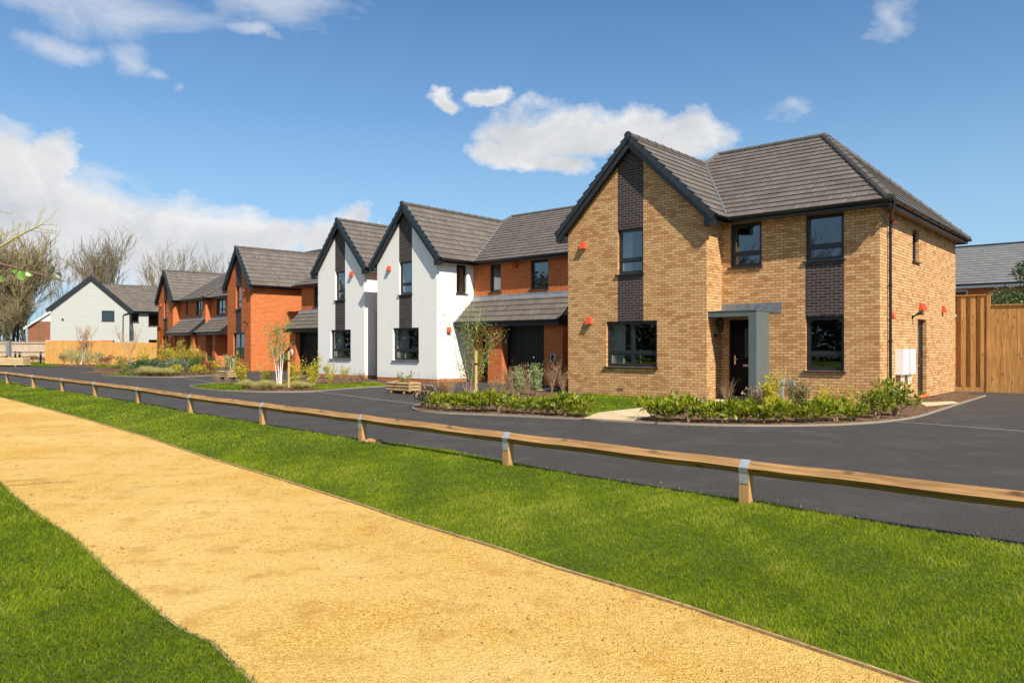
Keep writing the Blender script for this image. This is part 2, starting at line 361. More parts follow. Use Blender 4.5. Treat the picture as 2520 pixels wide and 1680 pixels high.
def window(h, P, a0, a1, z0, z1, nc=1, tf=.31, sill=True, room=2.6, fr=.055, mat=None, dp=.085, reveal=None, curtain=False):
    mat = mat or FRAME
    f = MB(); D0, D1 = -dp - .06, -dp
    pb(f,P,a0,a0+fr,D0,D1,z0,z1); pb(f,P,a1-fr,a1,D0,D1,z0,z1)
    pb(f,P,a0+fr,a1-fr,D0,D1,z0,z0+fr); pb(f,P,a0+fr,a1-fr,D0,D1,z1-fr,z1)
    zt = z0 + (z1-z0)*tf
    cols = [(a0+fr+(a1-a0-2*fr)*i/nc, a0+fr+(a1-a0-2*fr)*(i+1)/nc) for i in range(nc)]
    rows = [(z0+fr, zt), (zt, z1-fr)] if tf > 0 else [(z0+fr, z1-fr)]
    if tf > 0: pb(f,P,a0+fr,a1-fr,D0,D1-.002,zt-.028,zt+.028)
    for i in range(1, nc): pb(f,P,cols[i][0]-.028,cols[i][0]+.028,D0,D1-.004,z0+fr,z1-fr)
    s = .042; gl = MB()
    for ca, cb in cols:
        for ra, rb in rows:
            A0 = ca + (.028 if ca > a0+fr+.01 else 0); A1 = cb - (.028 if cb < a1-fr-.01 else 0)
            R0 = ra + (.028 if ra > z0+fr+.01 else 0); R1 = rb - (.028 if rb < z1-fr-.01 else 0)
            pb(f,P,A0,A0+s,D0-.005,D1-.014,R0,R1); pb(f,P,A1-s,A1,D0-.005,D1-.014,R0,R1)
            pb(f,P,A0+s,A1-s,D0-.005,D1-.014,R0,R0+s); pb(f,P,A0+s,A1-s,D0-.005,D1-.014,R1-s,R1)
            gl.poly([P(A0+s,-dp-.035,R0+s), P(A1-s,-dp-.035,R0+s), P(A1-s,-dp-.035,R1-s), P(A0+s,-dp-.035,R1-s)])
    w = f.build('window', mat, h, bevel=.006)
    gl.build('glass_pane', GLASS, w)
    if sill:
        sl = MB(); pb(sl,P,a0-.06,a1+.04,-dp,.055,z0-.035,z0-.003); sl.build('sill', mat, w, bevel=.004)
    # plaster reveal and a room behind it
    rv = MB(); r0, r1 = -dp-.062, -dp-.34; e = .004
    rv.poly([P(a0+e,r0,z0+e), P(a0+e,r0,z1-e), P(a0+e,r1,z1-e), P(a0+e,r1,z0+e)]); rv.poly([P(a1-e,r0,z0+e), P(a1-e,r0,z1-e), P(a1-e,r1,z1-e), P(a1-e,r1,z0+e)])
    rv.poly([P(a0+e,r0,z1-e), P(a1-e,r0,z1-e), P(a1-e,r1,z1-e), P(a0+e,r1,z1-e)]); rv.poly([P(a0+e,r0,z0+e), P(a1-e,r0,z0+e), P(a1-e,r1,z0+e), P(a0+e,r1,z0+e)])
    rv.build('inner_reveal', CURT, w)
    if curtain:
        n = 22; cu = MB(); cw = min(.42, (a1-a0)*.3); base = r1+.03
        q = [(a0+e*2+cw*i/n, base+.03*math.sin(i*1.15)) for i in range(n+1)]
        for (u0,v0),(u1,v1) in zip(q, q[1:]): cu.poly([P(u0,v0,z0+.02), P(u1,v1,z0+.02), P(u1,v1,z1-.02), P(u0,v0,z1-.02)])
        cu.build('curtain', CURT, w)
    if room:
        rm = MB(); R0 = r1; R1 = r1-room; m = .35
        lo = .08 if z0 < 2.4 else 2.72; hi = 2.5 if z0 < 2.4 else 5.0
        lo = min(lo, z0-.02); hi = max(hi, z1+.02)
        A, B = a0-m, a1+m
        rm.poly([P(A,R1,lo), P(B,R1,lo), P(B,R1,hi), P(A,R1,hi)]); rm.poly([P(A,R0,lo), P(A,R1,lo), P(A,R1,hi), P(A,R0,hi)])
        rm.poly([P(B,R0,lo), P(B,R1,lo), P(B,R1,hi), P(B,R0,hi)]); rm.poly([P(A,R0,hi), P(B,R0,hi), P(B,R1,hi), P(A,R1,hi)])
        rm.poly([P(A,R0,lo), P(B,R0,lo), P(B,R1,lo), P(A,R1,lo)])
        wall(rm, lambda a,d,z: P(a,d+R0,z), A, B, lo, hi, [(a0+e,a1-e,z0+e,z1-e,0)])
        rm.build('room_wall', DARKIN, w)
    return w
def clip(poly, lo, hi):
    def half(ps, lim, s):
        out = []
        for i in range(len(ps)):
            p, q = ps[i], ps[(i+1)%len(ps)]; a, b = s*(p[1]-lim), s*(q[1]-lim)
            if a >= 0: out.append(p)
            if (a > 0 > b) or (a < 0 < b):
                t = a/(a-b); out.append((p[0]+(q[0]-p[0])*t, lim))
        return out
    p = half(poly, lo, 1)
    return half(p, hi, -1) if len(p) > 2 else []
def tiles(mb, pts, g=.32, lift=.028):
    """tiled roof face laid in real overlapping courses"""
    pts = [Vector(p) for p in pts]
    n = Vector((0,0,0))
    for i in range(len(pts)): n += (pts[i]).cross(pts[(i+1)%len(pts)])
    n.normalize()
    if n.z < 0: n = -n; pts = pts[::-1]
    u = Vector((-n.y, n.x, 0)).normalized(); v = n.cross(u); c0 = pts[0].dot(n)
    ab = [(p.dot(u), p.dot(v)) for p in pts]
    b0 = min(p[1] for p in ab); b1 = max(p[1] for p in ab)
    N = max(1, int(math.ceil((b1-b0-1e-4)/g)))
    for i in range(N):
        lo, hi = b0+i*g, b0+(i+1)*g
        q = clip(ab, lo, hi)
        if len(q) < 3: continue
        off = lambda b: .004 + lift*(hi-b)/g
        P3 = lambda a, b, o: u*a + v*b + n*(c0+o)
        mb.poly([P3(a,b,off(b)) for a,b in q], [(a, (i+.12+.76*(b-lo)/g)*.32) for a,b in q])
        for k in range(len(q)):
            A, B = q[k], q[(k+1)%len(q)]
            if abs(A[1]-lo) < 1e-5 and abs(B[1]-lo) < 1e-5 and abs(A[0]-B[0]) > 1e-4:
                mb.poly([P3(A[0],lo,-.002), P3(B[0],lo,-.002), P3(B[0],lo,off(lo)), P3(A[0],lo,off(lo))], [(A[0],(i+.12)*.32),(B[0],(i+.12)*.32),(B[0],(i+.14)*.32),(A[0],(i+.14)*.32)])
def ridge(mb, p, q, r=.095, seg=.45, up=.0):
    p, q = Vector(p)+Vector((0,0,up)), Vector(q)+Vector((0,0,up)); L = (q-p).length; n = max(1, int(L/seg)); d = (q-p)/n
    for i in range(n):
        a = p+d*i; b = a+d*.965
        mb.tube([a, a+d*.06, a+d*.061, b], [r*1.12, r*1.12, r, r*.97], 10)
def extr(mb, p, q, prof, out):
    p, q, out = Vector(p), Vector(q), Vector(out)
    A = [p+out*o+Vector((0,0,z)) for o, z in prof]; B = [q+out*o+Vector((0,0,z)) for o, z in prof]
    for i in range(len(prof)-1): mb.poly([A[i], A[i+1], B[i+1], B[i]])
def gutter(par, runs, r=.062):
    g = MB()
    for p, q, out in runs:
        pr = [(r+r*math.cos(t), r*.9*math.sin(t)) for t in [PI+PI*i/8 for i in range(9)]]
        inner = [(r+(r-.006)*math.cos(t), (r*.9-.006)*math.sin(t)) for t in [2*PI-PI*i/8 for i in range(9)]]
        extr(g, p, q, pr+[(2*r,.008)]+inner+[(0,0)], out)
        P, Q, O = Vector(p), Vector(q), Vector(out); L = (Q-P).length; n = max(1, int(L/.85)); D = (Q-P).normalized()
        for i in range(n+1):
            c = P + (Q-P)*((i+.15)/(n+.3)) if n else P
            extr(g, c-D*.018, c+D*.018, [(o*1.09, z*1.12-.002) for o, z in pr], out)
            a = c+D*.018; b = c-D*.018
            for e in (a, b): g.poly([e+O*(o*1.09)+Vector((0,0,z*1.12-.002)) for o, z in pr])
        for e in (P, Q): g.poly([e+O*o+Vector((0,0,z)) for o, z in pr])
    return g.build('gutter', BLACK, par)
def downpipe(par, pts, r=.034, clips=()):
    m = MB(); m.tube(pts, r, 10)
    for c in clips: m.tube([(c[0],c[1],c[2]-.03),(c[0],c[1],c[2]+.03)], r*1.25, 10)
    return m.build('downpipe', BLACK, par, smooth=False)
def vent(par, P, a, z, w=.21, h=.20, d=.12):
    m = MB(); A, B = a-w/2, a+w/2; z0, z1 = z-h/2, z+h/2
    q = [P(A,0,z0),P(B,0,z0),P(B,d,z0),P(A,d,z0),P(A+.015,0,z1),P(B-.015,0,z1),P(B-.015,d*.45,z1),P(A+.015,d*.45,z1)]
    for f in ((0,1,2,3),(4,5,6,7),(3,2,6,7),(0,3,7,4),(1,2,6,5)): m.poly([q[k] for k in f])
    return m.build('vent_cowl', REDV, par, bevel=.006)
def charger(par, P, a, z):
    m = MB(); 
    def ell(rx, rz, d0, d1, mb):
        n = 20; A = [P(a+rx*math.cos(2*PI*i/n), d0, z+rz*math.sin(2*PI*i/n)) for i in range(n)]
        B = [P(a+rx*.9*math.cos(2*PI*i/n), d1, z+rz*.9*math.sin(2*PI*i/n)) for i in range(n)]
        for i in range(n): mb.poly([A[i],A[(i+1)%n],B[(i+1)%n],B[i]])
        mb.poly(B)
    ell(.125,.19,0,.10,m); o = m.build('ev_charger', CHARG, par)
    k = MB(); ell(.075,.15,.1005,.118,k); k.build('charger_cover', BLACK, o)
    return o
def wall_lamp(par, P, a, z):
    m = MB(); m.tube([P(a,0,z), P(a,.03,z)], .05, 10)
    m.tube([P(a,.03,z), P(a,.12,z-.01), P(a,.17,z+.06), P(a,.17,z+.12)], .012, 6)
    m.tube([P(a,.17,z+.12), P(a,.17,z+.14), P(a,.17,z+.36)], [.05,.055,.085], 6)
    m.tube([P(a,.17,z+.36), P(a,.17,z+.40), P(a,.17,z+.46), P(a,.17,z+.5)], [.1,.095,.04,.008], 6)
    return m.build('wall_lamp', BLACK, par)
def spot_lamp(par, P, a, z):
    m = MB(); m.tube([P(a,0,z-.08), P(a,.025,z-.08)], .06, 10)
    m.tube([P(a,.02,z-.08), P(a,.10,z-.02), P(a,.2,z)], .022, 8)
    m.tube([P(a,.12,z+.0), P(a,.24,z+.03)], [.035,.055], 10)
    return m.build('wall_lamp', BLACK, par)
def garage_door(par, P, a0, a1, z0, z1):
    m = MB(); fr = .07
    pb(m,P,a0,a0+fr,-.03,.03,z0,z1); pb(m,P,a1-fr,a1,-.03,.03,z0,z1); pb(m,P,a0+fr,a1-fr,-.03,.03,z1-fr,z1)
    n = int((a1-a0-2*fr)/.055); w = (a1-a0-2*fr)/n
    for i in range(n):
        A = a0+fr+i*w; d = -.005 if i % 2 else -.027
        m.poly([P(A,d,z0), P(A+w,d,z0), P(A+w,d,z1-fr), P(A,d,z1-fr)])
        if i: m.poly([P(A,-.005,z0), P(A,-.027,z0), P(A,-.027,z1-fr), P(A,-.005,z1-fr)])
    o = m.build('garage_door', GDOOR, par)
    hn = MB(); c = (a0+a1)/2; pb(hn,P,c-.05,c+.05,-.005,.02,.78,.81); pb(hn,P,c-.012,c+.012,.02,.05,.70,.82); hn.build('door_handle', CHROME, o)
    return o
def front_door(par, P, a0, a1, z0, z1, glass=True, mat=None, hside=-1, d=-.1):
    mat = mat or DOORM; fr = .06
    m = MB(); pb(m,P,a0,a0+fr,d-.06,d,z0,z1); pb(m,P,a1-fr,a1,d-.06,d,z0,z1); pb(m,P,a0+fr,a1-fr,d-.06,d,z1-fr,z1)
    pb(m,P,a0+fr,a1-fr,d-.05,d-.02,z0+.03,z1-fr)
    for k in range(1, 5):
        x = a0+fr+(a1-a0-2*fr)*k/5; pb(m,P,x-.004,x+.004,d-.02,d-.016,z0+.06,z1-fr-.03)
    o = m.build('front_door', mat, par, bevel=.004)
    c = (a0+a1)/2+.06
    if glass:
        g = MB(); pb(g,P,c-.11,c+.11,d-.02,d-.012,z0+1.05,z1-.25); g.build('door_glass', plain_glass, o)
        f = MB()
        for x0, x1, q0, q1 in ((c-.14,c-.11,z0+1.02,z1-.22),(c+.11,c+.14,z0+1.02,z1-.22),(c-.11,c+.11,z0+1.02,z0+1.05),(c-.11,c+.11,z1-.25,z1-.22)): pb(f,P,x0,x1,d-.02,d-.004,q0,q1)
        f.build('glass_trim', mat, o)
    hx = a0+.13 if hside < 0 else a1-.13
    k = MB(); pb(k,P,hx-.018,hx+.018,d-.02,d-.01,z0+.85,z0+1.10); k.tube([P(hx,d-.01,z0+1.0), P(hx,d+.045,z0+1.0), P(hx+.11*(-hside),d+.045,z0+1.0)], .009, 6); k.build('door_handle', CHROME, o)
    l = MB(); pb(l,P,c-.15,c+.15,d-.02,d-.008,z0+.80,z0+.86); l.build('letterbox', CHROME, o)
    return o
plain_glass = plain('obscured_door_glass', (.06,.07,.07), .12, .3, 30)
def flashing(par, pts):
    m = MB()
    for q in pts: m.poly(q)
    return m.build('lead_flashing', LEAD, par)
def house(name, label, loc, rz, c):
    h = empty(name, (loc[0], loc[1], 0), rz, label, 'house', 'new houses along the road')
    g0, g1, gy, my, m0, m1 = c['g0'], c['g1'], c['gy'], c['my'], c['m0'], c['m1']
    zg, ze, zs, ym, zm, o, of = c['zg'], 5.0, 4.87, c['ym'], c['zm'], .30, c.get('of', .20)
    back = 2*ym - my; wg = g1-g0; wt = m1-m0; L = c['side'] == 'L'
    X = (lambda t: m0 + t) if L else (lambda t: m1 - t)
    sg = 1 if L else -1
    xc = (g0+g1)/2; k = (zg-ze)/(wg/2+o); km = (zm-ze)/(ym-my+o); yq = my-o+(zg-ze)/km
    T = lambda t, y, z: (X(t), y, z)
    Q = T(wg/2, yq, zg); RA = T(c['ra'], ym, zm); RB_ = T(c['rb'], ym, zm); yf = gy-of; yb = back+o
    # walls --------------------------------------------------------
    wd = c['win']; holes = {p: [] for p in ('gable','gside','main','side')}
    maps = {'gable': PF(gy), 'gside': PR(g1) if L else PL(g0), 'main': PF(my), 'side': PR(m1)}
    for w in wd: holes[w[0]].append((w[1], w[2], w[3], w[4]))
    for p in c.get('holes', []): holes[p[0]].append(tuple(p[1:]))
    pan = c.get('panels', [])
    gt = lambda d: [(g0, zg-d-k*wg/2), (xc, zg-d), (g1, zg-d-k*wg/2)]
    for p in pan: holes[p[0]].append((p[1], p[2], p[3], p[4], 0))
    gm, sm, mm, rm_ = c['mats']
    z0 = c.get('plinth', 0) or -.35
    mg = MB(); wall(mg, maps['gable'], g0, g1, z0, gt(.15), holes['gable']); mg.build('gable_wall', gm, h)
    mi = MB(); wall(mi, maps['gside'], gy, my, z0, 4.95, holes['gside'] if L else ())
    wall(mi, PL(g0) if L else PR(g1), gy, back if L else my, z0, 4.95, () if L else [q for q in holes['side'] if q[1] < my])
    mi.build('gable_side_wall', sm, h)
    mn = MB(); wall(mn, maps['main'], g1 if L else m0, m1 if L else g0, -.35, 4.95, holes['main'])
    mn.build('main_wall', mm, h)
    ms = MB(); wall(ms, PR(m1), my, back, -.35, 4.95, [q for q in holes['side'] if q[0] > my])
    wall(ms, PB(back), m0, m1, -.35, 4.95); 
    if not L: wall(ms, PL(m0), my, back, -.35, 4.95)
    ms.build('side_wall', rm_, h)
    if c.get('plinth'):
        mp = MB(); pb(mp, PF(gy), g0, g1, -.06, -.012, -.35, c['plinth']); 
        if L: pb(mp, PR(g1), gy+.013, my, -.06, -.012, -.35, c['plinth'])
        else: pb(mp, PR(g1), gy+.013, my, -.06, -.012, -.35, c['plinth'])
        mp.build('brick_plinth', RB, h)
    if pan:
        for p in pan:
            mp = MB(); wall(mp, maps[p[0]], p[1], p[2], p[3], gt(.15) if p[4] > 8 else p[4]); mp.build('dark_brick_panel', DB, h)
    for w in wd: window(h, maps[w[0]], *w[1:5], **(w[5] if len(w) > 5 else {}))
    # roof ---------------------------------------------------------
    r = MB()
    tiles(r, [T(-o,yf,ze), T(-o,yq,ze), Q, T(wg/2,yf,zg)])
    tiles(r, [T(-o,yq,ze), T(-o,yb,ze), RA]); tiles(r, [T(-o,yq,ze), RA, Q])
    tiles(r, [T(wg/2,yf,zg), Q, T(wg+o,my-o,ze), T(wg+o,yf,ze)])
    tiles(r, [T(wg+o,my-o,ze), Q, RA, RB_, T(wt+o,my-o,ze)])
    tiles(r, [T(wt+o,my-o,ze), RB_, T(wt+o,yb,ze)]); tiles(r, [T(-o,yb,ze), RA, RB_, T(wt+o,yb,ze)])
    ro = r.build('roof', TILE, h)
    rd = MB()
    ridge(rd, T(wg/2,yf-.01,zg), Q, up=.0); ridge(rd, Q, RA); ridge(rd, RA, RB_); ridge(rd, T(wt+o,my-o,ze), RB_, .115); ridge(rd, T(wt+o,yb,ze), RB_, .115); ridge(rd, T(-o,yb,ze), RA)
    rd.build('ridge_tiles', RIDGE, ro)
    vl = MB(); a, b = Vector(T(wg+o,my-o,ze)), Vector(Q); nn = Vector((0,0,.045))
    vl.tube([a+nn, b+nn], .028, 6); vl.build('valley_lining', LEAD, ro)
    # verge: barge boards, caps, soffit, feet
    bb = MB(); cap = MB(); half = wg/2+o
    for s in (-1, 1):
        x0, x1 = xc, xc+s*half
        P = lambda x, y, z: (x, y, z)
        za, zb = zg-.05, ze-.05
        tip = xc+s*(half+.02)
        for (ya, yb2) in ((yf+.01, yf+.035),):
            q = [(xc, zg-.05), (tip, ze-.05), (tip, ze-.28), (xc+s*(half-.12), ze-.28), (xc+s*(half-.3), ze-.02), (xc, zg-.36)]
            A = [(x, ya, z) for x, z in q]; B = [(x, yb2, z) for x, z in q]
            bb.poly(A); bb.poly(B)
            for i in range(len(q)): bb.poly([A[i], A[(i+1)%len(q)], B[(i+1)%len(q)], B[i]])
        bb.poly([(xc, yf+.03, zg-.30), (xc, gy, zg-.30), (xc+s*(half-.25), gy, zg-.30-k*(half-.25)), (xc+s*(half-.25), yf+.03, zg-.30-k*(half-.25))])
        bx0, bx1 = sorted((xc+s*(wg/2), tip)); bb.box(bx0, bx1, yf+.036, gy, ze-.275, ze-.09)
        Lh = math.hypot(half+.03, zg-ze+.03*k); n = int(Lh/.30); dx, dz = s*(half+.03)/Lh, -(half+.03)*k/Lh
        nx, nz = s*k/math.hypot(1,k), 1/math.hypot(1,k)
        for i in range(n):
            s0, s1 = Lh*i/n, Lh*(i+1)/n+.015
            pr = [(s0,-.10),(s0+.012,.022),(s1-.01,.075),(s1+.0,-.115)]
            M = lambda a, u, w: (xc+dx*u+nx*w, a, zg+dz*u+nz*w)
            cap.prism(pr, yf-.028, yf+.11, M)
    bb.build('bargeboard', FASC, h)
    co = cap.build('verge_caps', CAP, ro, bevel=.012)
    ec = MB(); ec.tube([(xc,yf-.05,zg-.01),(xc,yf-.02,zg-.01)], [.115,.12], 16); ec.build('ridge_end_cap', CAP, ro)
    # eaves: fascia, soffit, gutters
    fa = MB(); so = MB(); gx = sg*(1)
    def eave(p, q, out, w, tr=True):
        extr(fa, p, q, [(-.02,0.0),(.0,.0),(.0,-.15),(-.02,-.15)], out)
        so.poly([Vector(p)+Vector((0,0,-.13)), Vector(q)+Vector((0,0,-.13)), Vector(q)-Vector(out)*w+Vector((0,0,-.13)), Vector(p)-Vector(out)*w+Vector((0,0,-.13))])
    outer = (-sg,0,0); inner = (sg,0,0)
    eave(T(wg+o,my-o,ze), T(wt+o,my-o,ze), (0,-1,0), o); eave(T(wt+o,my-o,ze), T(wt+o,yb,ze), inner, o)
    eave(T(-o,yf+.03,ze), T(-o,yb,ze), outer, o); eave(T(wg+o,yf+.03,ze), T(wg+o,my-o,ze), inner, o); eave(T(-o,yb,ze), T(wt+o,yb,ze), (0,1,0), o)
    fa.build('fascia', FASC, h); so.build('soffit', SOFF, h)
    e = .0
    gutter(h, [(T(wg+o,my-o,ze-.02), T(wt+o+.12,my-o,ze-.02), (0,-1,0)), (T(wt+o,my-o-.12,ze-.02), T(wt+o,yb,ze-.02), inner),
               (T(-o,yf+.08,ze-.02), T(-o,yb,ze-.02), outer), (T(wg+o,yf+.08,ze-.02), T(wg+o,my-o-.12,ze-.02), inner)])
    return h, maps
def lean_to(h, x0, x1, ye, yt, zt=3.46, ze=2.45, wl=None, verge=True):
    r = MB(); tiles(r, [(x0,ye,ze),(x1,ye,ze),(x1,yt,zt),(x0,yt,zt)]); ro = r.build('lean_to_roof', TILE, h)
    k = (zt-ze)/(yt-ye)
    flashing(ro, [[(x0,yt-.012,zt+.13),(x1,yt-.012,zt+.13),(x1,yt-.02,zt+.03),(x0,yt-.02,zt+.03)], [(x0,yt-.02,zt+.036),(x1,yt-.02,zt+.036),(x1,yt-.17,zt-.17*k+.05),(x0,yt-.17,zt-.17*k+.05)]])
    f = MB()
    f.box(x0, x1, ye+.01, ye+.035, ze-.20, ze-.02); f.poly([(x0,ye+.03,ze-.19),(x1,ye+.03,ze-.19),(x1,yt,ze-.19),(x0,yt,ze-.19)])
    for x in ((x0, x1) if verge else ()):
        f.poly([(x,ye+.02,ze-.2),(x,yt,ze-.2),(x,yt,zt-.02),(x,ye+.02,ze-.02)])
    f.build('lean_to_fascia', FASC, h)
    gutter(h, [((x0,ye+.01,ze-.01),(x1,ye+.01,ze-.01),(0,-1,0))], .055)
    return ro
def piers(h, boxes, mat=None):
    for x0,x1,y0,y1,z0,z1 in boxes:
        m = MB(); m.box(x0,x1,y0,y1,z0,z1); m.build('brick_pier', mat or RB, h)
# ------------------------------------------------------------------ the five houses of the row
UA = math.radians(-41.5); UB = math.radians(-47)
HA = (8.96, 18.06); HB = (-3.03, 29.9); HC = (-6.69, 33.6); HD = (-15.19, 43.1); HE = (-26.43, 57.8)
# A: buff brick
h, mp = house('buff_brick_house', 'buff yellow brick house with dark brick stripe in its gable and a grey framed porch', HA, UA, dict(
    side='L', g0=-8.82, g1=-4.115, gy=-.9, my=0, m0=-8.82, m1=0, zg=7.60, ym=4.3, zm=8.03, ra=2.52, rb=6.05, of=.22, mats=(YB,YB,YB,YB),
    win=[('gable',-6.98,-6.10,3.60,4.94,dict(curtain=True)), ('gable',-7.385,-5.65,.87,2.22,dict(nc=2,curtain=True)), ('main',-3.86,-2.96,3.66,4.866), ('main',-1.79,-.83,3.68,4.866),
         ('main',-1.79,-.83,.85,2.255), ('side',3.11,3.79,3.83,4.73,dict(tf=0,room=.8))],
    holes=[('main',-3.9,-2.98,.12,2.22,.12), ('side',3.66,4.68,.1,2.24,.12)],
    panels=[('gable',-6.98,-6.10,2.22,3.60), ('gable',-6.98,-6.10,4.94,9), ('main',-1.79,-.83,2.255,3.68)]))
front_door(h, mp['main'], -3.9, -2.98, .12, 2.22)
m = MB(); pb(m, mp['main'], -3.95, -2.97, -.12, .25, -.1, .12); m.build('door_step', KERB, h)
front_door(h, mp['side'], 3.66, 4.68, .1, 2.24, mat=FASC, hside=1)
m = MB(); pb(m, mp['side'], 3.6, 4.74, -.12, .05, .02, .10); m.build('door_step', RB, h)
m = MB(); m.box(-4.11, -2.75, -.83, -.003, 2.27, 2.41); m.box(-4.112, -2.735, -.845, -.003, 2.411, 2.43); po = m.build('porch_canopy', ZINC, h, bevel=.005)
m = MB(); m.box(-2.96, -2.75, -.83, -.003, -.1, 2.268); m.build('porch_screen', ZINC, po, bevel=.005)
ext = [(-4.11,2.44),(-2.44,2.37),(-2.40,2.40),(-2.46,2.43),(-2.39,2.46),(-2.45,2.50),(-2.38,2.53),(-2.45,2.56),(-2.38,2.60),(-2.44,2.62),(-2.37,2.65),(-4.11,2.65)]
flashing(h, [[(x, -.012, z) for x, z in ext]])
for P, a, z in ((mp['gable'],-8.22,4.57),(mp['gable'],-8.0,2.26),(mp['side'],.93,4.70),(mp['side'],.93,2.27),(mp['side'],3.9,2.60),(mp['side'],4.2,2.60),(mp['side'],6.7,2.63)): vent(h, P, a, z)
wall_lamp(h, PR(-4.115), -.42, 1.78)
spot_lamp(h, mp['side'], 3.05, 2.36)
for a in (1.38, 2.08):
    m = MB(); pb(m, mp['side'], a, a+.46, 0, .20, .75, 1.41); pb(m, mp['side'], a+.03, a+.43, .20, .212, .79, 1.38); b_ = m.build('meter_box', WHITEP, h, bevel=.012)
    m = MB(); m.tube([(.10, a+.15, .745), (.10, a+.15, -.05)], .025, 8); m.tube([(.12, a+.3, .745), (.12, a+.3, .55)], .02, 8); m.build('conduit', WHITEP, b_)
downpipe(h, [(.36,-.2,4.95),(.36,-.2,4.80),(.10,.62,4.62),(.07,.66,4.5),(.07,.66,-.1)], .036, [(.07,.66,z) for z in (4.3,3.0,1.6,.4)])
AB = plain('brown_air_brick', (.14,.09,.06), .8)
for x in (-7.0, -5.2): m = MB(); pb(m, mp['gable'], x, x+.215, -.01, .004, .17, .235); m.build('air_brick', AB, h)
# B and C: white rendered gables
def common(h, mp, g0, g1, vents):
    for P, a, z in vents: vent(h, P, a, z)
h, mp = house('white_rendered_house', 'white rendered gable house beside the buff house with a black garage door under a lean-to', HB, UA, dict(
    side='L', g0=-3.83, g1=0, gy=0, my=2.12, m0=-3.83, m1=6.4, zg=7.44, ym=6.6, zm=7.74, ra=2.05, rb=7.9, mats=(RENDER,RENDER,RB,RB), plinth=.13,
    win=[('gable',-2.35,-1.52,3.65,5.06,dict(curtain=True)), ('gable',-2.76,-1.10,.87,2.245,dict(nc=2,curtain=True)), ('gside',1.10,1.72,3.67,4.866,dict(tf=0,room=.9)),
         ('main',.95,1.556,3.71,4.866,dict(tf=0)), ('main',3.16,4.06,3.74,4.866)],
    holes=[('main',.50,1.45,.02,2.2,.1)],
    panels=[('gable',-2.35,-1.52,2.245,3.65), ('gable',-2.35,-1.52,5.06,9)]))
common(h, mp, 0, 0, ((mp['gable'],-2.99,4.81),(mp['gside'],.63,2.15),(mp['main'],2.35,4.73)))
front_door(h, mp['main'], .50, 1.45, .02, 2.2, glass=False)
lean_to(h, .003, 5.46, .97, 2.12)
piers(h, [(1.65,2.40,1.25,2.118,-.2,2.26), (4.55,5.42,1.25,2.118,-.2,2.26)])
garage_door(h, PF(1.62), 2.40, 4.55, -.05, 2.25)
charger(h, PF(1.25), 5.03, 1.03)
# brick link and tall gate between the white gables
m = MB(); m.box(-5.2, -3.84, 1.2, 1.4, -.3, 4.86); m.build('link_wall', RB, h)
h, mp = house('white_rendered_house', 'white rendered gable house further along, behind the white stemmed birch', HC, UA, dict(
    side='R', g0=-3.65, g1=0, gy=0, my=3.6, m0=-10.7, m1=0, zg=7.38, ym=8.0, zm=7.95, ra=3.2, rb=7.6, mats=(RENDER,RENDER,RB,RB), plinth=.13,
    win=[('gable',-2.24,-1.46,3.64,5.01,dict(curtain=True)), ('gable',-2.61,-1.03,.88,2.24,dict(nc=2,curtain=True)), ('main',-9.45,-8.5,3.74,4.866)],
    panels=[('gable',-2.24,-1.46,2.24,3.64), ('gable',-2.24,-1.46,5.01,9)]))
common(h, mp, 0, 0, ((mp['gable'],-.92,4.81),))
lean_to(h, -10.87, -3.66, 2.5, 3.6)
piers(h, [(-10.55,-9.95,2.72,3.598,-.3,2.26), (-7.5,-3.66,2.72,3.598,-.3,2.26)])
garage_door(h, PF(3.06), -9.95, -7.5, -.05, 2.25); charger(h, PF(2.72), -10.3, 1.1)
# D and E: orange red brick
h, mp = house('red_brick_house', 'nearer red brick gable house with a broad windowless side wall', HD, UB, dict(
    side='R', g0=-3.38, g1=0, gy=0, my=2.75, m0=-13.16, m1=0, zg=7.36, ym=6.6, zm=7.98, ra=3.9, rb=10.3, mats=(RB,RB,RB,RB),
    win=[('gable',-2.11,-1.32,3.68,5.07), ('gable',-2.5,-.91,.87,2.26,dict(nc=2,curtain=True)), ('main',-12.2,-10.6,3.74,4.866,dict(nc=2,curtain=True)), ('main',-8.2,-7.2,3.74,4.866)],
    panels=[('gable',-2.11,-1.32,2.26,3.68), ('gable',-2.11,-1.32,5.07,9)]))
common(h, mp, 0, 0, ((mp['gable'],-.72,4.80),)); spot_lamp(h, mp['gable'], -.45, 2.85)
lean_to(h, -13.9, -8.5, 1.5, 2.75)
piers(h, [(-13.12,-11.6,1.75,2.748,-.2,2.26), (-10.4,-9.85,1.75,2.748,-.2,2.26)])
garage_door(h, PF(2.2), -11.6, -10.4, -.05, 2.25); charger(h, PF(1.75), -13.0, 1.05)
h, mp = house('red_brick_house', 'furthest red brick gable house of the row beside the long fence', HE, UB, dict(
    side='L', g0=-3.4, g1=0, gy=0, my=.53, m0=-3.4, m1=5.25, zg=7.45, ym=5.6, zm=8.0, ra=2.3, rb=6.0, mats=(RB,RB,RB,RB),
    win=[('gable',-2.1,-1.3,3.66,5.05), ('gable',-2.5,-.95,.87,2.25,dict(nc=2,curtain=True)), ('main',3.35,4.55,3.79,4.866,dict(nc=2,curtain=True)), ('main',1.24,1.65,3.9,4.866,dict(tf=0))],
    panels=[('gable',-2.1,-1.3,2.25,3.66), ('gable',-2.1,-1.3,5.05,9)]))
common(h, mp, 0, 0, ((mp['gable'],-2.8,4.75),))
lean_to(h, .02, 5.2, -.6, .53)
piers(h, [(.9,1.3,-.3,.528,-.2,2.26), (1.87,3.4,-.3,.528,-.2,2.26), (4.5,5.2,-.3,.528,-.2,2.26)])
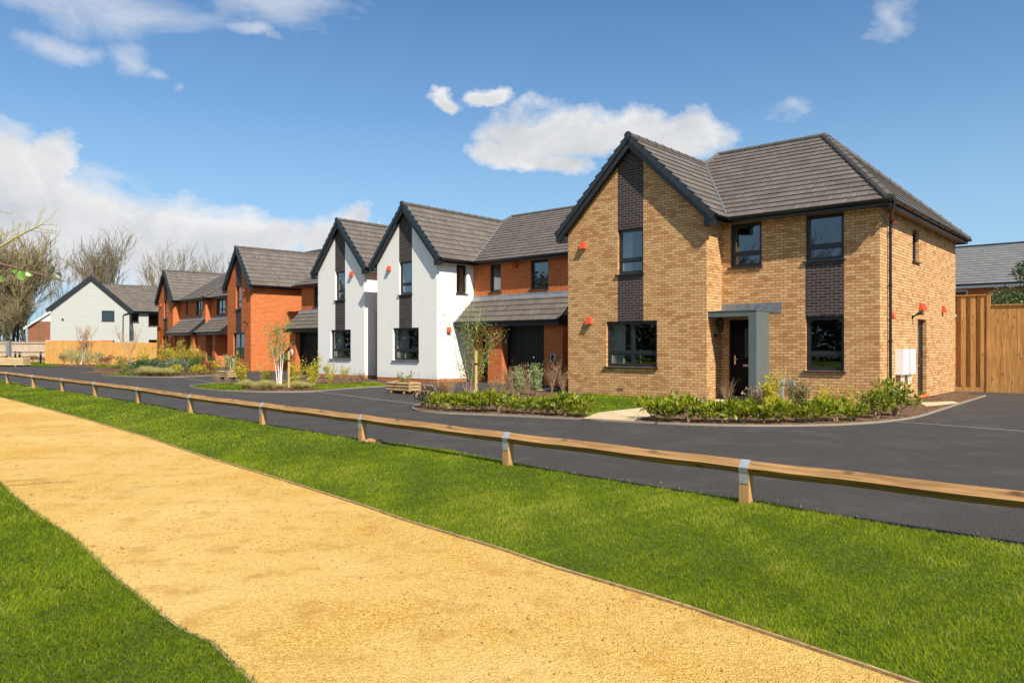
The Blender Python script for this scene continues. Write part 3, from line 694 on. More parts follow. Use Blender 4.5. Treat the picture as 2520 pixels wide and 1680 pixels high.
garage_door(h, PF(.15), 3.4, 4.5, -.05, 2.25); charger(h, PF(-.3), 4.85, 1.1)
# ------------------------------------------------------------------ background houses
def simple_gable(par, x0, x1, y0, y1, ze, zr, mat, axis='y', tile=TILE, holes=(), holes_r=(), o=.3, zb=-.5):
    """gable facing -y (ridge along y) or ridge along x"""
    w = MB(); xc = (x0+x1)/2; k = (zr-ze)/((x1-x0)/2+o) if axis == 'y' else (zr-ze)/((y1-y0)/2+o)
    if axis == 'y':
        top = [(x0, ze+k*o-.1), (xc, zr-.12), (x1, ze+k*o-.1)]
        wall(w, PF(y0), x0, x1, zb, top, holes); wall(w, PB(y1), x0, x1, zb, top); wall(w, PL(x0), y0, y1, zb, ze); wall(w, PR(x1), y0, y1, zb, ze, holes_r)
    else:
        yc = (y0+y1)/2; top = [(y0, ze+k*o-.1), (yc, zr-.12), (y1, ze+k*o-.1)]
        wall(w, PF(y0), x0, x1, zb, ze, holes); wall(w, PB(y1), x0, x1, zb, ze); wall(w, PL(x0), y0, y1, zb, top); wall(w, PR(x1), y0, y1, zb, top, holes_r)
    w.build('wall', mat, par)
    r = MB()
    if axis == 'y':
        tiles(r, [(x0-o,y0-.2,ze),(xc,y0-.2,zr),(xc,y1+.2,zr),(x0-o,y1+.2,ze)]); tiles(r, [(x1+o,y0-.2,ze),(x1+o,y1+.2,ze),(xc,y1+.2,zr),(xc,y0-.2,zr)])
        A, B = (xc,y0-.2,zr), (xc,y1+.2,zr)
    else:
        tiles(r, [(x0-.2,y0-o,ze),(x1+.2,y0-o,ze),(x1+.2,yc,zr),(x0-.2,yc,zr)]); tiles(r, [(x0-.2,y1+o,ze),(x1+.2,y1+o,ze),(x1+.2,yc,zr),(x0-.2,yc,zr)])
        A, B = (x0-.2,yc,zr), (x1+.2,yc,zr)
    ro = r.build('roof', tile, par); d = MB(); ridge(d, A, B); d.build('ridge_tiles', CAP, ro)
    return ro
# pale clad house behind the long fence
f = empty('clad_house', (-43.68, 70.13, 0), math.radians(31), 'pale board clad house with dark verge and brown roof behind the long timber fence', 'house')
GH = [(4.26,5.35,3.89,4.91), (4.26,5.35,.9,2.0)]; WH = [(7.0,7.68,3.87,4.82), (8.57,9.62,3.51,4.82), (8.6,9.8,.6,2.1)]
simple_gable(f, 0, 6.65, 0, 9, 5.0, 8.28, CLAD, 'y', TILE, GH)
w = MB(); wall(w, PF(2.5), 6.65, 18, -.5, 4.95, WH); wall(w, PR(18), 2.5, 10.1, -.5, 4.95); w.build('wall', CLAD, f)
for q in GH: window(f, PF(0), *q, tf=0)
for q in WH: window(f, PF(2.5), *q, tf=0)
r = MB(); tiles(r, [(6.95,2.2,5.0),(18.2,2.2,5.0),(18.2,6.3,7.88),(3.4,6.3,7.88),(3.5,6.2,7.8)]); tiles(r, [(3.4,10.4,5.0),(18.2,10.4,5.0),(18.2,6.3,7.88),(3.4,6.3,7.88)])
ro = r.build('roof', TILE, f); d = MB(); ridge(d, (3.4,6.3,7.88), (18.2,6.3,7.88)); d.build('ridge_tiles', RIDGE, ro)
m = MB(); X0 = 3.325
for s_ in (-1, 1):
    q = [(X0,8.26),(X0+s_*3.7,4.95),(X0+s_*3.7,4.72),(X0+s_*3.45,4.72),(X0,7.88)]
    A = [(x,-.22,z) for x,z in q]; B = [(x,-.19,z) for x,z in q]; m.poly(A); m.poly(B)
    for i in range(5): m.poly([A[i],A[(i+1)%5],B[(i+1)%5],B[i]])
    m.poly([(X0,-.2,7.93),(X0,0,7.93),(X0+s_*3.55,0,4.8),(X0+s_*3.55,-.2,4.8)])
    m.box(*sorted((X0+s_*3.35, X0+s_*3.69)), -.185, -.003, 4.73, 4.9)
m.box(6.95,18.2,2.18,2.20,4.8,4.98); m.box(6.95,18.2,2.20,2.5,4.8,4.82); m.build('fascia', FASC, f)
gutter(f, [((7.0,2.18,4.97),(18.2,2.18,4.97),(0,-1,0)), ((6.95,-.2,4.97),(6.95,2.1,4.97),(1,0,0)), ((-.3,-.2,4.97),(-.3,9,4.97),(-1,0,0))])
downpipe(f, [(7.0,-.12,4.9),(6.9,-.12,4.8),(6.15,-.06,4.55),(6.1,-.06,4.4),(6.1,-.06,0)], .05)
m = MB(); m.tube([(1.0,0,4.0),(1.0,-.1,4.0)], .09, 8); m.build('vent_pipe', BLACK, f)
m = MB(); m.box(-.01,5.2,-.03,-.003,-.4,1.98); m.build('brick_plinth', RB, f)
# red brick house far left
f = empty('far_brick_house', (-52.6, 80.5, 0), math.radians(33), 'distant red brick house with white gable boards at the edge of the thicket', 'house')
simple_gable(f, 0, 9.5, 0, 9, 3.5, 7.5, RBD, 'y', TILE_D, [(2.5,3.9,2.75,4.1)], o=.35)
window(f, PF(0), 2.5,3.9,2.75,4.1, nc=2, tf=0, mat=WHITEP, room=1.5)
m = MB()
m.poly([(.75,-.012,4.15),(8.75,-.012,4.15),(4.75,-.012,7.2)]); m.build('white_gable_board', RENDER, f)
m = MB()
for s_ in (-1,1):
    q = [(4.75,7.48),(4.75+s_*5.15,3.45),(4.75+s_*5.15,3.2),(4.75,7.15)]
    A = [(x,-.24,z) for x,z in q]; B = [(x,-.21,z) for x,z in q]; m.poly(A); m.poly(B)
    m.poly([A[0],A[1],B[1],B[0]]); m.poly([A[3],A[2],B[2],B[3]])
m.build('white_bargeboard', WHITEP, f)
m = MB(); m.box(1.6,5.6,-.5,-.003,1.9,2.05); m.box(1.6,5.6,-.5,-.45,1.75,1.9); m.build('bay_roof', WHITEP, f)
# grey roofed house on the right
f = empty('grey_roofed_house', (25.8, 43.0, 0), UA, 'grey roofed red brick house seen over the tall fence on the right', 'house')
WG = [(-.9,.55,3.2,4.72), (6.2,7.6,3.2,4.72), (12.2,13.6,3.2,4.72)]
simple_gable(f, -9, 24, 0, 8, 5.0, 7.62, RB, 'x', TILE_G, WG, o=.35)
for q in WG: window(f, PF(0), *q, nc=2, tf=0, mat=WHITEP, room=1.5)
m = MB(); m.box(-9.2,24.2,-.36,-.33,4.78,4.98); m.box(-9.2,24.2,-.33,-.003,4.78,4.80); m.build('white_fascia', WHITEP, f)
gutter(f, [((-9.2,-.36,4.98),(24.2,-.36,4.98),(0,-1,0))])
# ------------------------------------------------------------------ ground
def flat(name, pts, z, mat, kind='structure', sub=0):
    m = MB(); m.poly([(p[0], p[1], z) for p in pts]); o = m.build(name, mat); o['kind'] = kind; return o
def GG(*pp): return [G(*p) for p in pp]
m = MB(); m.poly([(-700,-300,-.03),(700,-300,-.03),(700,900,-.03),(-700,900,-.03)]); o = m.build('ground', TURF); o['kind'] = 'structure'
PE = GG((-700,925),(-300,948),(0,977.7),(114.8,1007),(214.3,1034),(357.8,1076),(497.5,1123.9),(650.5,1169.8),(765.3,1206),(900,1249),(991.3,1281.4),(1236.2,1356),(1364.8,1400),(1600,1470),(1696,1500),(1821,1542),(2143,1650),(2229,1680),(2700,1845),(3600,2150))
AE = GG((-700,896),(-300,911),(0,937),(225.8,974.6),(382.7,999.5),(574,1032),(803.6,1070.3),(1098.5,1109),(1297.5,1147.5),(1488.8,1182),(1700,1214.5),(1864.9,1235.8),(2117.5,1283.7),(2385.3,1325.8),(2520,1348.7),(2900,1425),(3600,1560))
LE = GG((-700,1010),(-300,1085),(0,1188),(35,1221.5),(105,1275.7),(178.6,1323.5),(283.8,1422.4),(366.7,1491),(440,1546.7),(523,1585),(590,1652),(622,1680),(800,1860),(1000,2060))
flat('path', PE + LE[::-1] + [], .008, GRAV)
flat('grass_verge_base', PE + AE[::-1], .012, TURF)
flat('lawn_base', LE + [(-.6,-1.5),(-14,-1.5),(-26,10)], .012, TURF)
flat('road', AE + [(12,1.0),(40,1.0),(40,26),(26,44),(-20,66),(-31,64)] + GG((330,905),(245,911),(217,903.8),(130,902),(0,901),(-300,897)), 0.0, ASPH)
def strip(mb, pts, w, z0, z1, z=0):
    pts = [Vector((p[0],p[1],0)) for p in pts]; L = []; R = []
    for i, p in enumerate(pts):
        d = (pts[min(i+1,len(pts)-1)] - pts[max(i-1,0)]).normalized(); n = Vector((-d.y,d.x,0))*w/2
        L.append(p+n); R.append(p-n)
    for i in range(len(pts)-1):
        a,b,c,d = L[i],L[i+1],R[i+1],R[i]; U = lambda v, zz: (v.x,v.y,zz)
        mb.poly([U(a,z1),U(b,z1),U(c,z1),U(d,z1)]); mb.poly([U(a,z0),U(b,z0),U(b,z1),U(a,z1)]); mb.poly([U(d,z0),U(c,z0),U(c,z1),U(d,z1)])
def smoothline(pts, k=6):
    out = []
    for i in range(len(pts)-1):
        p0 = pts[max(i-1,0)]; p1 = pts[i]; p2 = pts[i+1]; p3 = pts[min(i+2,len(pts)-1)]
        for j in range(k):
            t = j/k
            out.append(tuple(.5*((2*p1[a]) + (-p0[a]+p2[a])*t + (2*p0[a]-5*p1[a]+4*p2[a]-p3[a])*t*t + (-p0[a]+3*p1[a]-3*p2[a]+p3[a])*t**3) for a in (0,1)))
    return out + [tuple(pts[-1])]
for nm, pts, zz in (('path_edging', PE, .024), ('path_edging', LE, .013)):
    mb = MB(); strip(mb, pts, .02, -.02, zz); o = mb.build(nm, EDGEW); o['kind'] = 'structure'
# planting beds
K1 = smoothline(GG((1040,994.5),(1022,999.5),(1016,1006),(1028,1011.5),(1060,1015.5),(1106,1018.5),(1250,1024),(1431,1032.7),(1557,1039.3),(1700,1046),(1880,1049.3),(2038,1047.3),(2140,1042),(2200,1036),(2255.5,1027.5),(2314.8,1009.7),(2372,991),(2425.5,974.5)), 4)
bed1 = K1 + GG((2353,969)) + [(8.8,18.3),(5.7,20.9),(5.2,20.3),(1.8,23.3)] + GG((1340,964),(1290,958),(1200,962),(1100,975))
flat('planting_bed', bed1, .016, MULCH); mb = MB(); strip(mb, K1, .036, -.05, .036); o = mb.build('kerb_edging', KERB); o['kind'] = 'structure'
K2 = smoothline(GG((560,941.5),(500,946),(474,949.5),(468,952),(476,954.5),(494,957.3),(555,962.3),(657,965.3),(759,964.6),(810,960.5),(880,955),(958,950.5),(1000,946)), 4)
bed2 = K2 + GG((930,939),(897,938.5),(782,931),(740,934),(640,937))
flat('planting_bed', bed2, .016, MULCH); mb = MB(); strip(mb, K2, .040, -.05, .036); o = mb.build('kerb_edging', KERB); o['kind'] = 'structure'
K3 = smoothline(GG((300,918),(266,920),(253,923),(266,925),(321,927),(423,928.6),(470,927),(520,924.5),(575,921)), 4)
bed3 = K3 + GG((600,916),(540,910),(470,906),(400,904),(340,908))
flat('planting_bed', bed3, .016, MULCH); mb = MB(); strip(mb, K3, .045, -.05, .036); o = mb.build('kerb_edging', KERB); o['kind'] = 'structure'
flat('mulch_strip', GG((181,918),(250,918.8),(330,917),(340,908),(300,905),(250,910)), .008, MULCH)
flat('mulch_strip', GG((125,901.8),(217,903.9),(245,911),(300,903),(340,899),(230,897),(150,897)), .017, MULCH)
for pts in (GG((773,962.4),(900,979),(1027,994)), GG((435,927.5),(529.6,942)), GG((2204,1037),(2360,1048.5),(2520,1061),(2900,1090)), GG((181.6,917.7),(205,917.3)), GG((219,903.8),(246,912))):
    mb = MB(); strip(mb, pts, .05, -.05, .006); o = mb.build('kerb_edging', KERB); o['kind'] = 'structure'
slab = GG((1430,1033.2),(1557,1039),(1640,1014),(1780,989)) + [(6.55,20.1),(5.85,20.6),(5.33,20.05)] + GG((1708,984.5),(1640,994.6),(1573,1005.8),(1472,1017))
flat('paved_path', slab, .026, PAVE)
flat('paved_path', GG((1314,958),(1357,954.5),(1370,960),(1330,962.5)), .024, PAVE)
flat('paved_path', [(8.99,18.0),(14.0,24.6),(14.9,23.9),(12.9,21.4),(12.2,22)], .012, MULCH)
flat('paved_path', GG((2262,992),(2345,989),(2362,994),(2280,1002)), .024, PAVE)
LAWN1 = GG((1262,992),(1300,980),(1396,972)) + [(1.8,23.2),(5.3,20.0)] + GG((1700,983.5),(1640,993.6),(1573,1004.8),(1472,1016),(1440,1028),(1400,1014),(1330,1002))
LAWN2a = GG((468,952),(500,957.5),(560,962),(600,962.5),(590,949),(560,943),(500,947))
LAWN2b = GG((800,959.5),(880,954.5),(955,950.3),(928,941),(900,940.5),(840,945),(760,948),(762,958))
LAWN2c = GG((570,951),(690,953),(770,950),(780,943),(640,940),(570,943))
LAWN3a = GG((256,923),(321,926.6),(345,924),(330,919),(266,920.4)); LAWN4 = GG((-40,899.5),(100,901.2),(130,901.8),(160,897),(110,894.5),(0,893.8))
LAWN5 = GG((235,904),(350,904),(389,900),(389,897),(230,898)); LAWN6 = GG((494,917),(545,920),(575,917),(560,912))
for L_ in (LAWN1,LAWN2a,LAWN2b,LAWN2c,LAWN3a,LAWN4,LAWN5,LAWN6): flat('lawn_base', L_, .022, TURF)
# ------------------------------------------------------------------ fast meshes
rng = np.random.default_rng(7)
def npmesh(name, V, Fc, mat, parent=None, tint=None, smooth=False):
    me = bpy.data.meshes.new(name); k = Fc.shape[1]
    me.vertices.add(len(V)); me.vertices.foreach_set('co', V.astype(np.float32).ravel())
    me.loops.add(Fc.size); me.loops.foreach_set('vertex_index', Fc.astype(np.int32).ravel())
    me.polygons.add(len(Fc)); me.polygons.foreach_set('loop_start', np.arange(0, Fc.size, k, dtype=np.int32)); 
    me.polygons.foreach_set('loop_total', np.full(len(Fc), k, np.int32))
    me.update(calc_edges=True)
    if tint is not None:
        a = me.attributes.new('tint', 'FLOAT', 'FACE'); a.data.foreach_set('value', tint.astype(np.float32))
    me.materials.append(mat); o = bpy.data.objects.new(name, me); C.objects.link(o)
    if parent: o.parent = parent
    return o
def inpoly(P, poly):
    x, y = P[:,0], P[:,1]; c = np.zeros(len(P), bool); n = len(poly); j = n-1
    for i in range(n):
        xi, yi = poly[i][:2]; xj, yj = poly[j][:2]
        if yi != yj:
            c ^= ((yi > y) != (yj > y)) & (x < (xj-xi)*(y-yi)/(yj-yi)+xi)
        j = i
    return c
def visible(P, m=.06):
    """keep only ground a photographer could see or nearly see (a generous cone round the view)"""
    return (P[:,1] > 2.0) & (np.abs(P[:,0]) < P[:,1]*(.69+m)+1.2)
def blades(name, poly, label, zones=((0,5.2,10500,1,.0034),(5.2,7.5,6500,1,.0042),(7.5,11,3400,1,.0056),(11,17,1100,1.05,.010),(17,30,420,1.1,.017),(30,75,130,1.15,.032)), z=.015, hh=.024, dens=1.0):
    xs = [p[0] for p in poly]; ys = [p[1] for p in poly]
    PP = []; WW = []; HH = []
    for a, b, d, hs, w in zones:
        x0, x1, y0, y1 = max(min(xs),-b), min(max(xs),b), max(min(ys),-b), min(max(ys),b)
        if x1 <= x0 or y1 <= y0: continue
        n = int((x1-x0)*(y1-y0)*d*dens)
        if n <= 0: continue
        P = np.stack([rng.uniform(x0,x1,n), rng.uniform(y0,y1,n)], 1); r = np.hypot(P[:,0], P[:,1])
        P = P[(r >= a) & (r < b)]; P = P[visible(P)]; P = P[inpoly(P, poly)]; P = P+rng.normal(0,.014,P.shape)
        if len(P): PP.append(P); WW.append(np.full(len(P), w)); HH.append(np.full(len(P), hs))
    if not PP: return None
    P = np.concatenate(PP); W = np.concatenate(WW); Hs_ = np.concatenate(HH); n = len(P)
    # uneven sward: smooth random fields
    def field(s, seed):
        r = np.random.default_rng(seed); f = np.zeros(n)
        for i in range(9):
            k = r.normal(size=2)*s; f += np.sin(P@k + r.uniform(0,6.28))
        return f/3
    f1 = field(3.2, 3); f2 = field(11, 4); f3 = field(.9, 5); f4 = field(38, 9)
    hgt = hh*Hs_*np.clip(.9+.14*f1+.14*f2+.16*f4, .4, 1.9)*rng.uniform(.6,1.35,n)
    ang = rng.uniform(0, 2*PI, n); lean = rng.uniform(.2,1.5,n); dirx = np.cos(ang)*lean+.25*f2; diry = np.sin(ang)*lean+.25*f1
    wa = rng.uniform(0, PI, n); wx = np.cos(wa)*W*.5; wy = np.sin(wa)*W*.5
    B = np.stack([P[:,0], P[:,1], np.full(n, z-.004)], 1)
    M1 = B + np.stack([dirx*hgt*.35, diry*hgt*.35, hgt*.6], 1); T_ = B + np.stack([dirx*hgt*.95, diry*hgt*.95, hgt*1.0], 1)
    w3 = np.stack([wx, wy, np.zeros(n)], 1)
    V = np.stack([B-w3, B+w3, M1-w3*.8, M1+w3*.8, T_], 1).reshape(-1,3)
    i = np.arange(n)[:,None]*5
    tri = np.concatenate([i+[0,1,3], i+[0,3,2], i+[2,3,4]], 1).reshape(-1,3)
    t = np.clip(.42+.12*f3+.11*f1+.10*f2+.05*f4+rng.normal(0,.17,n), 0, .93); dry = rng.random(n) < .03+.05*(f2 > 1.0); t[dry] = rng.uniform(.8,1,dry.sum())
    o = npmesh(name, V, tri, GRASSM, tint=np.repeat(t, 3)); tag(o, label, 'grass', None, 'stuff'); return o
blades('grass', PE + AE[::-1], 'short mown grass verge between the gravel path and the knee rail')
blades('grass', LE + [(-.6,-1.5),(-14,-1.5),(-26,10)], 'bright grass in the near left corner beside the gravel path', hh=.025)
for L_, nm in ((LAWN1,'small bright lawn in front of the buff brick house'),(LAWN2a,'grass tip of the bed with the white stemmed birch'),(LAWN2b,'lawn strip below the white rendered gables'),(LAWN2c,'grass behind the blond sedges'),(LAWN3a,'grass tip of the far yellow planting bed'),(LAWN4,'grass strip at the left end of the long fence'),(LAWN5,'grass strip along the foot of the long fence'),(LAWN6,'grass scrap beside the far log planter')):
    blades('grass', L_, nm, z=.024, hh=.03)
# loose stones on the path
def stones():
    pts = []; t = (1+5**.5)/2
    ico = np.array([(-1,t,0),(1,t,0),(-1,-t,0),(1,-t,0),(0,-1,t),(0,1,t),(0,-1,-t),(0,1,-t),(t,0,-1),(t,0,1),(-t,0,-1),(-t,0,1)])/math.hypot(1,t)
    fc = np.array([(0,11,5),(0,5,1),(0,1,7),(0,7,10),(0,10,11),(1,5,9),(5,11,4),(11,10,2),(10,7,6),(7,1,8),(3,9,4),(3,4,2),(3,2,6),(3,6,8),(3,8,9),(4,9,5),(2,4,11),(6,2,10),(8,6,7),(9,8,1)])
    poly = PE + LE[::-1]; PP = []; S = []
    for a, b, d, s in ((0,5.5,1700,.0036),(5.5,9,420,.0045),(9,14,60,.006)):
        n = int(4*b*b*d/2); P = np.stack([rng.uniform(-b,b,n), rng.uniform(0,b,n)], 1); r = np.hypot(*P.T); P = P[(r >= a)&(r < b)]; P = P[visible(P)]; P = P[inpoly(P, poly)]
        f = np.sin(P[:,0]*2.1+1)+np.sin(P[:,1]*1.7+P[:,0])+np.sin(P[:,0]*.8-P[:,1]*2.6); P = P[rng.random(len(P)) < .35+.2*f]
        PP.append(P); S.append(rng.gamma(4,.25,len(P))*s)
    P = np.concatenate(PP); S = np.concatenate(S); n = len(P)
    an = rng.uniform(0,6.28,n); c, s_ = np.cos(an)[:,None], np.sin(an)[:,None]
    sc = np.stack([S*rng.uniform(.8,1.5,n), S*rng.uniform(.7,1.1,n), S*rng.uniform(.5,.85,n)], 1)
    V = ico[None]*sc[:,None,:]*rng.uniform(.85,1.15,(n,12,1))
    X = V[:,:,0]*c - V[:,:,1]*s_; Y = V[:,:,0]*s_ + V[:,:,1]*c
    V = np.stack([X+P[:,:1], Y+P[:,1:], V[:,:,2]+.008+sc[:,2:]*.55], 2).reshape(-1,3)
    Fc = (fc[None]+np.arange(n)[:,None,None]*12).reshape(-1,3)
    mt = NT('loose_gravel_stone'); at = mt.n('ShaderNodeAttribute', _attribute_name='tint').outputs['Fac']
    mt.col(mt.ramp(at, (0,(.26,.14,.03)),(.4,(.42,.25,.06)),(.85,(.52,.35,.12)),(.97,(.56,.42,.20)),(1,(.18,.12,.08)))); mt.rough(.9,.2)
    o = npmesh('gravel', V, Fc, mt.m, tint=np.repeat(rng.random(n), 20)); tag(o, 'loose golden stones lying on the gravel path', 'gravel', None, 'stuff')
stones()
# ------------------------------------------------------------------ plants
def leafmesh(P, D, size, tint, fold=.25, wid=.5):
    """P centres (n,3), D axes (n,3) -> two folded triangles per leaf"""
    n = len(P); D = D/np.maximum(np.linalg.norm(D, axis=1, keepdims=True), 1e-6)
    r = rng.normal(size=(n,3)); Wd = np.cross(D, r); Wd /= np.maximum(np.linalg.norm(Wd, axis=1, keepdims=True), 1e-6)
    N = np.cross(D, Wd); s = size[:,None]
    b = P; tip = P + D*s; mid = P + D*s*.5 
    l = mid + Wd*s*wid*.5 + N*s*fold*.4; r_ = mid - Wd*s*wid*.5 + N*s*fold*.4
    l2 = P + D*s*.8 + Wd*s*wid*.3 + N*s*fold*.2; r2 = P + D*s*.8 - Wd*s*wid*.3 + N*s*fold*.2
    V = np.stack([b, l, l2, tip, r2, r_], 1).reshape(-1,3); i = np.arange(n)[:,None]*6
    Fc = np.concatenate([i+[0,3,2,1], i+[0,5,4,3]], 1).reshape(-1,4)
    return V, Fc, np.repeat(tint, 2)
def bush(label, cat, leaf, w, h, n, ls, stemmat=None, name='shrub', clumps=14, wid=.5, up=.5, stem_n=6, hollow=.55, extra=None, group=None, base=.12):
    root = empty(name, (0,0,0), 0, label, cat, group)
    cen = []; 
    for i in range(clumps):
        a = rng.uniform(0, 2*PI); rr = math.sqrt(rng.uniform(0,1))*w*.42; zz = h*(base+ (1-base)*rng.uniform(.25,.88)*(1-.35*(rr/(w*.5))**2))
        cen.append((rr*math.cos(a), rr*math.sin(a), zz))
    cen = np.array(cen); ci = rng.integers(0, clumps, n); rad = rng.uniform(.5,1.1,clumps)[ci]*min(w,h)*.24
    d = rng.normal(size=(n,3)); d /= np.linalg.norm(d, axis=1, keepdims=True); 
    P = cen[ci] + d*(rad*rng.uniform(hollow,1,n)**.5)[:,None]; P[:,2] = np.clip(P[:,2], .02, h*1.08)
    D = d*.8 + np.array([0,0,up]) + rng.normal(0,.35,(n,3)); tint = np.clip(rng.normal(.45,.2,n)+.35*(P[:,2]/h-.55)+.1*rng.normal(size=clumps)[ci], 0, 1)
    V, Fc, T_ = leafmesh(P, D, ls*rng.uniform(.6,1.25,n), tint, wid=wid)
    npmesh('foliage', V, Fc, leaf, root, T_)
    if extra:
        el, en, es = extra; ci2 = rng.integers(0, clumps, en); d = rng.normal(size=(en,3)); d[:,2] = np.abs(d[:,2]); d /= np.linalg.norm(d, axis=1, keepdims=True)
        P = cen[ci2] + d*(min(w,h)*.27); V, Fc, T_ = leafmesh(P, d, es*rng.uniform(.7,1.2,en), rng.random(en), wid=.8); npmesh('blossom', V, Fc, el, root, T_)
    m = MB()
    for i in range(stem_n):
        c = cen[i % clumps]; m.tube([(0+rng.uniform(-.05,.05)*w,rng.uniform(-.05,.05)*w,-.02), (c[0]*.4,c[1]*.4,c[2]*.5), tuple(c)], [.012*h*2,.009*h*2,.004], 4, cap=False)
    m.build('stems', stemmat or DEADT, root); return root
def leggy(label, cat, leaf, w, h, stems, per, ls, stemmat, name='shrub', sub=3, bare=.25, r0=.006, wid=.5, jit=.04, curve=.5, group=None, extra=None, lean=1.0):
    """upright twiggy plant: stems and side shoots with leaves on them"""
    root = empty(name, (0,0,0), 0, label, cat, group); m = MB(); Ps = []; Ds = []
    for i in range(stems):
        a = rng.uniform(0, 2*PI); tx = rng.uniform(.15,1)*w*.5*lean; hh = h*rng.uniform(.6,1); b0 = rng.uniform(0,.05)*w
        n = 6; pts = []
        for j in range(n+1):
            t = j/n; r = b0 + tx*t**(1+curve); pts.append(Vector((math.cos(a)*r+rng.normal(0,.012*h)*t, math.sin(a)*r+rng.normal(0,.012*h)*t, hh*t)))
        m.tube(pts, [r0*(1-.8*j/n) for j in range(n+1)], 4, cap=False)
        segs = [pts]
        for k in range(sub):
            j = rng.integers(1, n); s = pts[j]; d = Vector((rng.normal(),rng.normal(),abs(rng.normal())+.5)).normalized()*h*rng.uniform(.12,.3)
            q = [s, s+d*.5+Vector((0,0,.02*h)), s+d+Vector((0,0,.06*h))]; m.tube(q, [r0*.5,r0*.35,r0*.15], 3, cap=False); segs.append(q)
        for si, sg in enumerate(segs):
            cnt = per if si == 0 else per//2
            for k in range(cnt):
                t = rng.uniform(bare if si == 0 else .15, 1)*(len(sg)-1); j = min(int(t), len(sg)-2); p = sg[j].lerp(sg[j+1], t-j)
                Ps.append(tuple(p + Vector(rng.normal(0, jit, 3)))); dd = (sg[j+1]-sg[j]).normalized(); Ds.append(tuple(dd*.6+Vector(rng.normal(0,.7,3))))
    m.build('stems', stemmat, root)
    if Ps and leaf:
        P = np.array(Ps); D = np.array(Ds); n = len(P); V, Fc, T_ = leafmesh(P, D, ls*rng.uniform(.6,1.3,n), np.clip(rng.normal(.5,.25,n),0,1), wid=wid); npmesh('foliage', V, Fc, leaf, root, T_)
    return root
def tuft(label, cat, leaf, w, h, n, name='ornamental_grass', bw=.008, group=None):
    o_n = n; a = rng.uniform(0,2*PI,n); out = rng.uniform(.15,1,n)*w*.5; b = rng.uniform(0,.12,n)*w; hh = h*rng.uniform(.6,1.05,n)*(1-.25*(out/(w*.5)))
    ks = [0,.35,.7,1]; V = []; pr = np.array([-np.sin(a), np.cos(a), np.zeros(n)]).T
    for k in ks:
        r = b+out*k**1.4; zz = hh*(1-(1-min(k*1.35,1))**2) - hh*.45*max(0,k-.6)/.4*(out/(w*.5))
        c = np.stack([np.cos(a)*r, np.sin(a)*r, zz], 1); ww = bw*(1-.85*k)
        V += [c-pr*ww/2, c+pr*ww/2]
    V = np.stack(V, 1).reshape(-1,3); i = np.arange(n)[:,None]*8
    Fc = np.concatenate([i+[0,1,3,2], i+[2,3,5,4], i+[4,5,7,6]], 1).reshape(-1,4)
    o = npmesh(name, V, Fc, leaf, tint=np.repeat(rng.random(n), 3)); tag(o, label, cat, group); return o
def put(o, xy, rz=None, s=1.0, label=None, z=.015):
    o.location = (xy[0], xy[1], z); o.rotation_euler = (0,0, rng.uniform(0,6.28) if rz is None else rz); o.scale = (s,s,s)
    if label: o['label'] = label
    return o
# laurel hedge plants along the front kerb
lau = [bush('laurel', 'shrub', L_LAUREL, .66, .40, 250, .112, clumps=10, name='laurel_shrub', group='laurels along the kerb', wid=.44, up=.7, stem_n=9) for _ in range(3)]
used = []
def dup(protos, xy, s=1.0, label=None, z=.015, squash=None):
    p = protos[int(rng.integers(0, len(protos)))]
    if p in used: o = copy_tree(p)
    else: o = p; used.append(p)
    put(o, xy, None, s, label, z)
    if squash: o.scale = (s*squash[0], s*squash[1], s*squash[2])
    return o
L1 = [(1078,1007),(1112,1011),(1148,1012),(1188,1013.5),(1228,1013),(1268,1017),(1310,1018),(1350,1020),(1392,1023),(1432,1026)]
N1 = ['first laurel right of the pink blossomed shrub, left of the staked birch','leafy laurel in the left bed, second from the pink shrub','laurel just left of the birch stake','laurel in front of the birch stake','laurel just right of the birch stake','laurel below the bare twigs in front of the garage','laurel in the left bed below the cream leaved shrub','laurel in the left bed in front of the garage door edge','second to last laurel before the paved path','last laurel of the left bed, touching the lawn and paved path']
for (x, y), nm in zip(L1, N1): dup(lau, G(x, y+.5), rng.uniform(.8,1.18), nm)
L2 = [(1610,1035),(1650,1038),(1694,1039),(1738,1040),(1784,1041),(1828,1041),(1874,1041),(1920,1041),(1966,1040),(2010,1039),(2056,1037),(2100,1035)]
N2 = ['loose grey green laurel where the right bed meets the paved path','laurel just right of the paved path','third laurel from the paved path','laurel in front of the left side of the porch','laurel in front of the front door','laurel below the grey porch screen','laurel below the golden shrub by the porch','laurel below the grey service pillars','laurel under the left edge of the dark lower window','laurel under the middle of the dark lower window','laurel right of the dark lower window','laurel left of the tall corner laurel']
for (x, y), nm in zip(L2, N2): dup(lau, G(x, y+.5), rng.uniform(.85,1.25), nm)
big = bush('tall laurel at the corner of the buff house below the white meter boxes', 'shrub', L_LAUREL, .85, .78, 800, .10, clumps=20, name='laurel_shrub', wid=.4, up=.8, stem_n=14, group='laurels along the kerb')
put(big, G(2205,1024)); b2 = copy_tree(big); put(b2, G(2160,1030), 2.0, .78, 'middling laurel just left of the tall corner laurel')
put(bush('pink blossomed shrub at the left tip of the near bed', 'shrub', L_DARK, .6, .48, 480, .07, name='pink_flowering_shrub', extra=(L_PINK,420,.035), clumps=10), G(1048,1004))
put(bush('pink blossomed shrub in front of the porch screen', 'shrub', L_DARK, .6, .55, 260, .06, name='pink_flowering_shrub', extra=(L_PINK,380,.035), clumps=10), G(1858,1018))
put(leggy('golden leaved shrub between the porch screen and the grey pillar', 'shrub', L_GOLD, .6, .85, 16, 60, .042, DEADT, name='golden_shrub', curve=.2), G(1895,1019))
